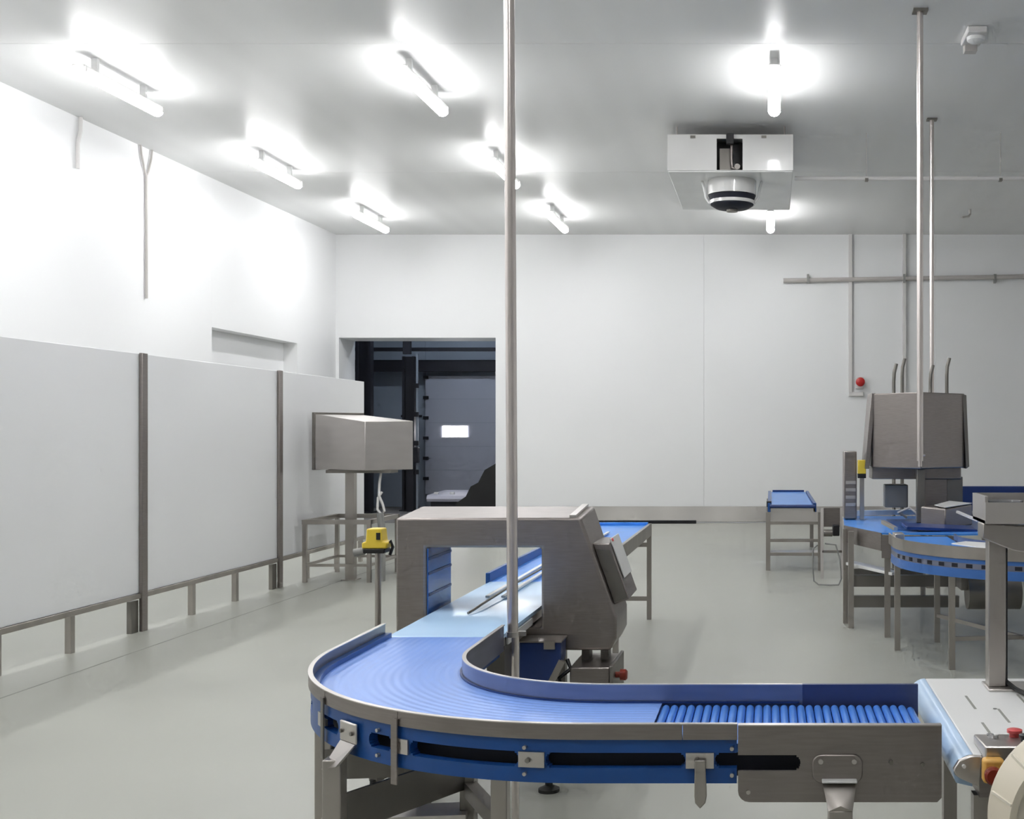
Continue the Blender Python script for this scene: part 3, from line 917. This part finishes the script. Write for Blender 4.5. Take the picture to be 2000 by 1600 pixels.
# ------------------------------------------------------------------ metal detector
FY, BY = 5.52, 5.93
t = thing('metal_detector', 'grey steel metal detector tunnel straddling the pale blue belt', 'metal detector', (-1.25, 5.72, 0))
O = [(-1.757, .72), (-1.757, 1.299), (-.888, 1.299), (-.722, .836), (-.722, .735), (-.75, .678), (-1.09, .678), (-1.13, .72)]
I = [(-1.615, .785), (-1.615, 1.16), (-1.075, 1.16), (-1.075, .785)]


def md(b):
    def P(p, y, dz=0):
        return (p[0], y, p[1] + dz)
    fr = [P(p, FY) for p in O] + [P(p, FY) for p in I]
    bk = [P(p, BY, .03 if i in (1, 2) else 0) for i, p in enumerate(O)] + [P(p, BY) for p in I]
    n = len(fr)
    ring = [(0, 1, 9, 8), (1, 2, 10, 9), (2, 3, 4, 5, 6, 11, 10), (6, 7, 0, 8, 11)]
    fs = [f for f in ring] + [tuple(i + n for i in f)[::-1] for f in ring]
    fs += [(i, (i + 1) % 8, n + (i + 1) % 8, n + i) for i in range(8)]
    fs += [(8 + i, 8 + (i + 1) % 4, n + 8 + (i + 1) % 4, n + 8 + i) for i in range(4)]
    b.add(fr + bk, fs)


part(t, 'body', 'steel', md, bevel=.012, seg=3)
part(t, 'tunnel_lining', 'lining', lambda b: b.box(-1.614, -1.608, FY + .012, BY - .005, .80, 1.155))
for z in (.93, 1.03, 1.1):
    box(t, 'lining_rib', 'navy', -1.608, -1.604, FY + .015, BY - .008, z, z + .012)
part(t, 'top_seam', 'steel_light', lambda b: b.add([(-.945, FY + .015, 1.30), (-.915, FY + .015, 1.30), (-.915, BY - .01, 1.333), (-.945, BY - .01, 1.333),
                                                   (-.945, FY + .015, 1.312), (-.915, FY + .015, 1.312), (-.915, BY - .01, 1.342), (-.945, BY - .01, 1.342)],
                                                  [(0, 3, 2, 1), (4, 5, 6, 7), (0, 1, 5, 4), (1, 2, 6, 5), (2, 3, 7, 6), (3, 0, 4, 7)]))
# display unit on the slanted side
sd = Vector((.166, 0, -.463)).normalized()
sn = Vector((.463, 0, .166)).normalized()
o3 = Vector((-.888, 0, 1.299))


def hmi(b, t0, t1, h0, h1, y0, y1, k=0.0):
    pts = []
    for (tt, h) in ((t0, h0), (t0 + k, h1), (t1, h1), (t1, h0)):
        p_ = o3 + sd * tt + sn * h
        pts.append((p_.x, p_.z))
    b.prism(pts, 'xz', y0, y1)


dp = part(t, 'display_unit', 'steel', lambda b: hmi(b, .13, .44, -.002, .075, FY + .06, BY - .02, .03), bevel=.006)
part(dp, 'display_panel', 'white', lambda b: hmi(b, .14, .34, .076, .084, FY + .10, BY - .03), bevel=.003)
part(dp, 'side_cover', 'steel_dark', lambda b: hmi(b, .16, .43, .004, .068, FY + .054, FY + .0595, .03))
part(dp, 'indicator', 'red_bright', lambda b: b.cyl(o3 + sd * .15 + sn * .08 + Vector((0, FY + .11, 0)), o3 + sd * .15 + sn * .092 + Vector((0, FY + .11, 0)), .008, 12))
# motor box with stop knob below
mb = part(t, 'motor_box', 'steel', lambda b: b.box(-.925, -.74, 5.42, 5.78, .44, .618), bevel=.006)
part(mb, 'cover', 'steel_dark', lambda b: b.box(-.738, -.722, 5.40, 5.80, .43, .628), bevel=.004)
part(mb, 'stop_knob', 'red_dark', lambda b: b.lathe((0, 5.47, .575), [(.014, -.72), (.014, -.70), (.026, -.698), (.026, -.672), (.018, -.665)], 18, 'x'))
for hx in (-.88, -.79):
    box(mb, 'hanger', 'steel_dark', hx - .018, hx + .018, 5.6, 5.7, .6, .69)
part(mb, 'cable', 'black', lambda b: b.tube([(-.95, 5.5, .64), (-.93, 5.48, .60), (-.98, 5.46, .56), (-.96, 5.45, .50), (-1.0, 5.45, .46)], .01, 8))
ch = part(t, 'reject_chute', 'navy', lambda b: b.prism([(-1.145, .745), (-.955, .745), (-.955, .66), (-.99, .58), (-1.04, .545), (-1.12, .545), (-1.145, .58)], 'xz', 5.36, 5.5), bevel=.006)
part(ch, 'lip', 'frame', lambda b: b.box(-1.15, -.95, 5.35, 5.51, .745, .752))
part(ch, 'bracket', 'frame', lambda b: (b.box(-1.03, -.98, 5.345, 5.36, .715, .752), b.bar((-.95, 5.37, .66), (-1.0, 5.37, .56), .02, .03)))
for x, y in ((-1.70, 5.58), (-1.70, 5.88), (-1.05, 5.58), (-1.05, 5.88)):
    box(t, 'leg', 'steel_dark', x - .03, x + .03, y - .03, y + .03, .05, .725)
    part(t, 'foot', 'rubber', lambda b: b.lathe((x, y, 0), [(.05, 0), (.05, .015), (.018, .03), (.018, .06)], 20))
part(t, 'cross_beam', 'steel_dark', lambda b: (b.box(-1.70, -1.05, 5.56, 5.6, .18, .24), b.box(-1.70, -1.05, 5.86, 5.9, .18, .24)))
part(t, 'foot_outrigger', 'rubber', lambda b: (b.lathe((-1.81, 5.36, 0), [(.05, 0), (.05, .015), (.014, .03), (.014, .12)], 20)))
part(t, 'outrigger_arm', 'steel_dark', lambda b: b.bar((-1.81, 5.36, .13), (-1.70, 5.58, .15), .05, .04))

# ------------------------------------------------------------------ small far conveyor
t = thing('short_conveyor', 'small blue belt conveyor on stainless legs before the back wall', 'conveyor', (.26, 16.0, 0))
sx0, sx1, sy0, sy1, sz = -.05, .58, 14.5, 17.6, .80
part(t, 'belt', 'belt_bright', lambda b: b.box(sx0 + .06, sx1 - .06, sy0 + .01, sy1, sz, sz + .012), bevel=.004)
part(t, 'nose_bar', 'navy', lambda b: b.cyl((sx0 + .04, sy0, sz - .01), (sx1 - .03, sy0, sz - .01), .022, 14))
part(t, 'end_bar', 'navy', lambda b: b.box(sx0 + .08, sx1 - .08, sy1, sy1 + .03, sz, sz + .04))
part(t, 'apron', 'strip', lambda b: b.box(sx0 + .05, sx1 - .03, sy0 + .02, sy0 + .04, sz - .20, sz - .035))
for x in (sx0 + .035, sx1 - .035):
    part(t, 'side_guide', 'skirt', lambda b: b.box(x - .02, x + .02, sy0 + .02, sy1, sz - .08, sz + .03), bevel=.004)
for x in (sx0 + .02, sx1 + .03):
    for y in (sy0 + .02, sy1 - .1):
        box(t, 'leg', 'frame', x - .027, x + .027, y - .027, y + .027, 0, sz - .08)
for z in (.585, .37, .20):
    box(t, 'crossbar', 'frame', sx0 + .04, sx1 + .02, sy0 + .0, sy0 + .04, z - .018, z + .018)
box(t, 'shelf', 'strip', sx0 + .04, sx1 + .02, sy0, sy0 + .28, .218, .225)
box(t, 'clamp', 'black', sx0 + .0, sx0 + .06, sy0 + .05, sy0 + .15, sz - .02, sz + .05, bevel=.004)

# drive stand beside it
t = thing('drive_stand', 'narrow steel stand with black drive unit beside the short conveyor', 'stand', (.75, 13.8, 0))
for x in (.60, .83):
    box(t, 'post', 'conduit_grey', x - .017, x + .017, 13.7, 13.735, 0, .82)
part(t, 'plate', 'steel', lambda b: b.box(.62, .81, 13.74, 13.76, .60, .82))
box(t, 'drive', 'black', .72, .80, 13.64, 13.74, .50, .63, bevel=.01)
part(t, 'motor', 'steel_dark', lambda b: b.cyl((.62, 13.7, .53), (.72, 13.7, .53), .04, 16))
box(t, 'crossbar', 'frame', .60, .83, 13.7, 13.735, .30, .33)
tag(MB().tube([(.52, 13.0, .46), (.47, 13.0, .42), (.465, 13.0, .2), (.48, 13.0, .06), (.53, 13.0, .02), (.66, 13.0, .015), (.75, 13.0, .02)] + [(.78, 13.0, .08), (.765, 13.0, .3), (.72, 13.0, .46), (.60, 13.0, .475)], .009, 8).build('cable_loop', 'grey_plastic'),
    'thin dark cable looping to the floor beside the short conveyor', 'cable')

# ------------------------------------------------------------------ second curved conveyor, right
cv2 = Curve(2.05, 9.1, 1.1, 1.9, .5)
t = thing('curved_conveyor', 'second blue curved conveyor with small black slots at the right', 'conveyor', (1.9, 9.0, 0))
b = MB()
rws = []
for s in cv2.ss(0, cv2.len, .05):
    ring = [cv2.P(s, -.5 + .012 + .476 * k / 6, BZ) for k in range(7)]
    ring += [cv2.P(s, -.012, BZ - .02), cv2.P(s, -.488, BZ - .02), ring[0]]
    rws.append(ring)
b.grid(rws)
b.build('belt', 'belt_bright', t, origin=(2.05, 9.1, BZ), smooth=30)
part(t, 'outer_rail', 'frame', lambda b: cv2.strip(b, 0, cv2.len - .2, -.004, .008, .815, .90))
part(t, 'inner_rail', 'rail_blue', lambda b: cv2.strip(b, 0, cv2.len - .3, -.508, -.496, .80, .90))
part(t, 'skirt_upper', 'skirt_pale', lambda b: cv2.strip(b, 0, cv2.len - .3, -.03, -.001, .785, .832))
part(t, 'slot_band', 'rail_blue', lambda b: cv2.strip(b, 0, cv2.len - .3, -.03, -.003, .745, .785))
part(t, 'skirt_lower', 'skirt_pale', lambda b: cv2.strip(b, 0, cv2.len - .3, -.03, -.001, .68, .745))
for k in range(24):
    s = .7 + k * .118
    part(t, 'slot', 'slot', lambda b: cv2.strip(b, s, s + .05, -.006, -.0015, .752, .779))
for x, y in ((.99, 9.2), (1.35, 9.55), (2.0, 8.1), (1.3, 8.45)):
    m = 'frame'
    box(t, 'leg', m, x - .022, x + .022, y - .022, y + .022, 0, .80 if y > 9.3 else .70)
part(t, 'leg_clamp', 'steel_light', lambda b: b.box(.955, 1.03, 9.05, 9.235, .68, .92), bevel=.004)
part(t, 'cross_beam', 'frame', lambda b: (b.bar((1.35, 9.55, .22), (2.0, 8.1, .22), .03, .03), b.bar((1.3, 8.45, .22), (2.4, 8.6, .22), .03, .03)))
part(t, 'belt_glare_sheet', 'white_top', lambda b: b.prism([(1.32, 8.6), (1.45, 8.76), (1.6, 8.64), (1.78, 8.54), (2.05, 8.485), (3.4, 8.485), (3.4, 8.03), (1.95, 8.03), (1.55, 8.15)], 'xy', BZ + .03, BZ + .04), bevel=.003)  # white sheet shaped as the lamp's reflection on the belt
part(t, 'motor', 'steel_dark', lambda b: b.cyl((1.5, 9.0, .48), (1.9, 9.0, .48), .13, 20))
part(t, 'motor_bracket', 'steel_dark', lambda b: b.box(1.45, 1.6, 8.95, 9.2, .5, .84))
part(t, 'guide_arm', 'steel_light', lambda b: b.bar((1.0, 9.4, .93), (.93, 9.75, .96), .03, .03))
part(t, 'guide_arm', 'conduit', lambda b: b.bar((1.72, 9.75, .97), (1.6, 10.1, 1.02), .02, .02))

# infeed table of that line
t = thing('infeed_table', 'blue topped infeed table with angled steel sides under the hood', 'table', (1.1, 10.6, 0))
poly = [(.72, 11.7), (.66, 10.55), (.92, 9.75), (1.56, 9.65), (2.9, 9.9), (2.9, 11.7)]
part(t, 'top', 'belt_bright', lambda b: b.prism(poly, 'xy', .855, .87))


def side(b, p0, p1, z0, z1):
    b.bar((p0[0], p0[1], (z0 + z1) / 2), (p1[0], p1[1], (z0 + z1) / 2), .012, z1 - z0)


part(t, 'side_panel', 'steel_light', lambda b: side(b, poly[0], poly[1], .70, .868))
part(t, 'side_panel', 'steel', lambda b: side(b, poly[1], poly[2], .72, .868))
part(t, 'side_panel', 'steel', lambda b: side(b, poly[2], poly[3], .66, .85))
part(t, 'far_lip', 'white', lambda b: b.bar((.72, 11.7, .90), (1.55, 11.72, .91), .05, .05))
part(t, 'dark_mat', 'skirt', lambda b: b.prism([(1.1, 11.2), (1.05, 10.0), (1.5, 9.8), (2.0, 10.0), (1.9, 11.2)], 'xy', .871, .876))
part(t, 'tilted_flap', 'navy', lambda b: b.obox((1.42, 9.92, .90), ((1, .1, -.05), (-.1, 1, .1), (0, -.1, 1)), (.3, .1, .012)), bevel=.003)
part(t, 'shelf', 'white', lambda b: b.prism([(.66, 10.5), (1.0, 9.7), (1.06, 9.85), (.76, 10.6)], 'xy', .52, .545), bevel=.003)
for x, y in ((.67, 10.5), (.70, 10.25), (.74, 11.6), (1.5, 11.6), (.97, 9.78), (2.84, 10.0), (2.84, 11.6)):
    box(t, 'leg', 'frame', x - .024, x + .024, y - .024, y + .024, 0, .84)
for z in (.40, .22):
    box(t, 'cross_beam', 'steel_dark', .72, 1.65, 10.3, 10.36, z - .05, z + .05)
box(t, 'cross_beam', 'steel_dark', .72, 1.5, 11.57, 11.62, .28, .36)

# grey inspection hood
t = thing('inspection_hood', 'large grey steel inspection hood above the right-hand line', 'inspection hood', (1.4, 11.2, 0))
hz0, hz1 = 1.37, 2.065
hc = at(1800, 768, 10.6)
plan = [(1.355, 10.62), (1.82, 11.05), (1.84, 11.6), (.97, 11.6), (.95, 11.05)]


def hood(b):
    n = len(plan)
    vs = [(x, y, hz0) for x, y in plan] + [(x, y, hz1) for x, y in plan]
    b.add(vs, [tuple(range(n))[::-1], tuple(range(n, 2 * n))] + [(i, (i + 1) % n, n + (i + 1) % n, n + i) for i in range(n)])


part(t, 'housing', 'steel', hood, bevel=.01)
part(t, 'side_flange', 'steel', lambda b: b.prism([(.985, 2.07), (.945, 2.07), (.885, 1.36), (.925, 1.36)], 'xz', 11.03, 11.5), bevel=.004)
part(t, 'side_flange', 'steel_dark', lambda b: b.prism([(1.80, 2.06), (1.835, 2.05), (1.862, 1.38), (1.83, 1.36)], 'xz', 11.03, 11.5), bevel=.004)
part(t, 'lower_body', 'steel', lambda b: b.box(.96, 1.80, 11.12, 11.5, 1.26, 1.372), bevel=.006)
part(t, 'rear_panel', 'steel', lambda b: b.box(1.42, 1.67, 11.15, 11.5, .88, 1.26), bevel=.004)
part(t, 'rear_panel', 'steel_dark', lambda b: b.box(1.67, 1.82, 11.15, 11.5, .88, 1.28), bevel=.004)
part(t, 'column', 'steel_dark', lambda b: b.box(1.33, 1.405, 10.7, 10.78, .878, 1.37), bevel=.004)
part(t, 'viewing_box', 'grey_plastic', lambda b: b.box(1.10, 1.32, 11.3, 11.5, .98, 1.20), bevel=.01)
part(t, 'white_hose', 'conduit_grey', lambda b: b.tube([(1.28, 11.1, .9), (1.2, 11.05, .95), (1.3, 11.0, 1.0), (1.36, 10.95, .95)], .012, 8))
part(t, 'white_hose', 'conduit_grey', lambda b: b.tube([(1.42, 11.1, .93), (1.5, 11.05, .97), (1.6, 11.0, .96), (1.66, 11.0, .90)], .012, 8))
sb = part(t, 'side_column', 'steel', lambda b: b.box(.70, .82, 11.2, 11.45, .88, 1.52), bevel=.006)
part(sb, 'vent', 'steel_light', lambda b: [b.box(.715, .81, 11.19, 11.2, 1.0 + k * .07, 1.03 + k * .07) for k in range(4)])
ys = part(t, 'yellow_sensor', 'yellow', lambda b: b.box(.826, .90, 11.1, 11.2, 1.31, 1.44), bevel=.006)
part(ys, 'base', 'black', lambda b: b.box(.826, .90, 11.1, 11.2, 1.27, 1.31))
part(ys, 'post', 'frame', lambda b: b.box(.845, .885, 11.13, 11.17, .878, 1.27))
for x, y, h in ((1.36, 13.0, 2.46), (1.475, 13.2, 2.53), (1.75, 12.9, 2.44), (1.96, 13.1, 2.53)):
    p_ = thing('rack_rod', {1.36: 'leftmost thin dark rod rising behind the inspection hood', 1.475: 'second thin rod from the left behind the inspection hood',
                            1.75: 'short thin rod just left of the slimmer steel pole', 1.96: 'rightmost thin dark rod rising behind the inspection hood'}[x], 'rod', (x, y, 0), 'rods behind the hood')
    part(p_, 'rod', 'steel_dark', lambda b: b.tube([(x, y, .01), (x, y, h - .2), (x + .005, y, h - .1), (x + .03, y, h)], .02, 8))
    part(p_, 'foot', 'steel_dark', lambda b: b.cyl((x, y, 0), (x, y, .01), .05, 14))
# low steel housing on the table
t = thing('belt_housing', 'low grey steel box with bright top standing on the blue table', 'housing', (1.55, 10.3, .876))
part(t, 'body', 'steel', lambda b: b.add([(1.30, 10.2, .876), (1.49, 10.02, .876), (1.80, 10.5, .876), (1.61, 10.68, .876),
                                         (1.30, 10.2, 1.06), (1.49, 10.02, 1.05), (1.80, 10.5, 1.06), (1.61, 10.68, 1.07)],
                                        [(0, 3, 2, 1), (4, 5, 6, 7), (0, 1, 5, 4), (1, 2, 6, 5), (2, 3, 7, 6), (3, 0, 4, 7)]), bevel=.012)
part(t, 'top_cover', 'white', lambda b: b.add([(1.49, 10.03, 1.058), (1.795, 10.5, 1.066), (1.62, 10.67, 1.076), (1.42, 10.2, 1.068),
                                              (1.49, 10.03, 1.064), (1.795, 10.5, 1.072), (1.62, 10.67, 1.082), (1.42, 10.2, 1.074)],
                                             [(0, 3, 2, 1), (4, 5, 6, 7), (0, 1, 5, 4), (1, 2, 6, 5), (2, 3, 7, 6), (3, 0, 4, 7)]))

# navy guarded conveyor at the far right
t = thing('guarded_conveyor', 'navy blue side-guarded conveyor at far right behind the hood', 'conveyor', (3.4, 12.9, 0))
part(t, 'guard', 'navy', lambda b: b.box(2.12, 5.2, 13.35, 13.4, .78, 1.09), bevel=.006)
part(t, 'near_guard', 'skirt', lambda b: b.box(2.2, 5.2, 12.55, 12.6, .74, .94), bevel=.006)
part(t, 'belt', 'rail_blue', lambda b: b.box(2.1, 5.2, 12.62, 13.34, .80, .83), bevel=.004)
part(t, 'nose_roller', 'navy', lambda b: b.cyl((2.12, 12.62, .80), (2.12, 13.34, .80), .05, 16))
for k in range(3):
    part(t, 'guide_bar', 'navy', lambda b: b.box(2.2, 5.1, 12.7 + k * .22, 12.74 + k * .22, .84, .92))
for x in (2.4, 4.8):
    for y in (12.7, 13.25):
        box(t, 'leg', 'frame', x - .025, x + .025, y - .025, y + .025, 0, .79)

# ------------------------------------------------------------------ right foreground machine
t = thing('packing_table', 'white slotted machine table with reflection-tinted pale blue belt nose and buttons', 'machine table', (1.0, 3.6, 0))
tx0, tx1, ty0, ty1, tz = .535, 1.9, 3.11, 4.07, .85
part(t, 'top_plate', 'white_top', lambda b: b.box(tx0, tx1, ty0, ty1, tz - .02, tz), bevel=.004)
part(t, 'belt_nose', 'pale_nose', lambda b: b.prism([(tx0 - .002, tz)] + [(tx0 - .002 - .05 * math.sin(a), tz - .05 + .05 * math.cos(a)) for a in [PI * k / 12 for k in range(1, 9)]] + [(tx0 - .002, tz - .085)], 'xz', ty0, ty1), smooth=50)
part(t, 'end_cheek', 'steel_light', lambda b: b.prism([(tx0 - .055, tz - .035), (tx0 - .04, tz - .012), (tx0 - .01, tz), (tx0 + .02, tz), (tx0 + .012, tz - .08), (tx0 - .035, tz - .06), (tx0 - .05, tz - .05)], 'xz', ty0 - .02, ty0 - .001), bevel=.003)
part(t, 'bolt', 'white', lambda b: b.cyl((tx0 - .028, ty0 - .02, tz - .025), (tx0 - .028, ty0 - .028, tz - .025), .005, 10))
part(t, 'chassis', 'steel', lambda b: b.box(tx0 + .02, tx1, ty0 + .02, ty1 - .03, tz - .12, tz - .02))
for x, y0, y1 in ((.63, 3.62, 3.80), (.80, 3.60, 3.82), (.70, 3.45, 3.62), (.62, 3.28, 3.45), (.86, 3.3, 3.45), (.61, 3.13, 3.2)):
    box(t, 'slot', 'joint', x - .004, x + .004, y0, y1, tz, tz + .0006)
part(t, 'screw', 'grey_plastic', lambda b: b.cyl((.69, 3.62, tz), (.69, 3.62, tz + .002), .006, 10))
cp = part(t, 'control_strip', 'steel_light', lambda b: b.prism([(3.225, tz + .024), (3.05, tz + .036), (3.05, tz - .052), (3.105, tz - .052), (3.105, tz + .001), (3.225, tz + .001)], 'yz', .556, 1.6), bevel=.004)


def btn(name, m, x, y, r, h, r2=None):
    z = tz + .024 + (3.225 - y) * .0686
    part(cp, name, m, lambda b: b.lathe((x, y, z), [(r * .7, -.004), (r * .7, h * .5), (r, h * .55), (r, h * .9), ((r2 or r * .7), h)], 20))


btn('lamp_button', 'clear', .592, 3.17, .010, .012)
btn('lamp_button', 'white', .608, 3.17, .008, .012)
btn('stop_button', 'red_bright', .660, 3.185, .021, .022)
btn('push_button', 'black', .672, 3.12, .014, .02)
btn('push_button', 'white', .668, 3.085, .007, .01)
es = part(cp, 'emergency_stop_box', 'orange', lambda b: b.box(.545, .60, 3.012, 3.05, tz - .05, tz + .012), bevel=.008)
part(es, 'emergency_stop_knob', 'red_dark', lambda b: b.lathe((.566, 0, tz - .022), [(.012, 3.014), (.012, 3.005), (.022, 3.0), (.0235, 2.985), (.018, 2.978)], 24, 'y'))
for x, y in ((.565, 3.17), (1.7, 3.17), (.60, 3.95), (1.7, 3.95)):
    box(t, 'leg', 'frame', x - .022, x + .022, y - .022, y + .022, 0, tz - .12)
part(t, 'strap', 'rubber', lambda b: b.box(.592, .604, 3.13, 3.17, .2, tz - .12))
# post with tray head standing on it
t = thing('scanner_post', 'grey steel post with tray head standing on the white table', 'post', (.78, 3.93, tz))
part(t, 'post', 'frame', lambda b: b.box(.722, .78, 3.90, 3.96, tz + .008, 1.39), bevel=.003)
part(t, 'post_side', 'black', lambda b: b.box(.780, .786, 3.905, 3.955, tz + .008, 1.32))
part(t, 'foot_plate', 'steel_light', lambda b: b.box(.715, .86, 3.86, 3.99, tz, tz + .008), bevel=.002)
part(t, 'strap_cable', 'rubber', lambda b: b.tube([(.785, 3.93, tz + .02), (.80, 3.85, tz + .012), (.86, 3.6, tz + .01), (.93, 3.3, tz + .01)], .008, 8))
part(t, 'head_arm', 'frame', lambda b: b.prism([(.70, 1.40), (1.3, 1.36), (1.3, 1.24), (.80, 1.31), (.70, 1.35)], 'xz', 3.88, 3.98), bevel=.004)
part(t, 'tray', 'steel_light', lambda b: (b.box(.705, 1.3, 3.86, 3.87, 1.41, 1.47), b.box(.705, .715, 3.87, 4.1, 1.40, 1.49), b.box(.705, 1.3, 4.1, 4.11, 1.41, 1.49), b.box(.705, 1.3, 3.86, 4.11, 1.40, 1.41)))
part(t, 'cup', 'clear', lambda b: b.lathe((.79, 3.99, 0), [(.05, 1.411), (.065, 1.47), (.062, 1.47), (.046, 1.414)], 24))
part(t, 'cup', 'clear', lambda b: b.lathe((.93, 3.99, 0), [(.05, 1.411), (.065, 1.47), (.062, 1.47), (.046, 1.414)], 24))

# beige wheel in the corner
t = thing('plastic_wheel', 'large beige plastic wheel rim cropped by the lower right corner', 'wheel', (.72, 2.62, .62))
wx, wz, wr_ = .70, .84, .212
part(t, 'rim', 'beige', lambda b: b.lathe((wx, 0, wz), [(wr_ - .006, 2.66), (wr_, 2.65), (wr_, 2.64), (wr_ - .03, 2.56), (wr_ - .045, 2.56), (wr_ - .045, 2.60), (wr_ - .045, 2.66)], 64, 'y'), smooth=25)
part(t, 'face', 'beige_light', lambda b: b.lathe((wx, 0, wz), [(wr_ - .046, 2.60), (wr_ - .046, 2.572), (.05, 2.565), (.03, 2.55)], 64, 'y'))
for k in range(14):
    a = 2 * PI * k / 14 + .18
    d = Vector((math.cos(a), 0, math.sin(a)))
    part(t, 'rim_rib', 'beige_light', lambda b: b.bar(Vector((wx, 2.635, wz)) + d * (wr_ - .001), Vector((wx, 2.562, wz)) + d * (wr_ - .03), .006, .006))
part(t, 'hub', 'grey_plastic', lambda b: b.cyl((wx, 2.66, wz), (wx, 2.8, wz), .04, 20))
part(t, 'stand', 'frame', lambda b: b.box(wx - .03, wx + .03, 2.72, 2.78, 0, wz))

for o in bpy.data.objects:
    if '_org' in o.keys():
        del o['_org']
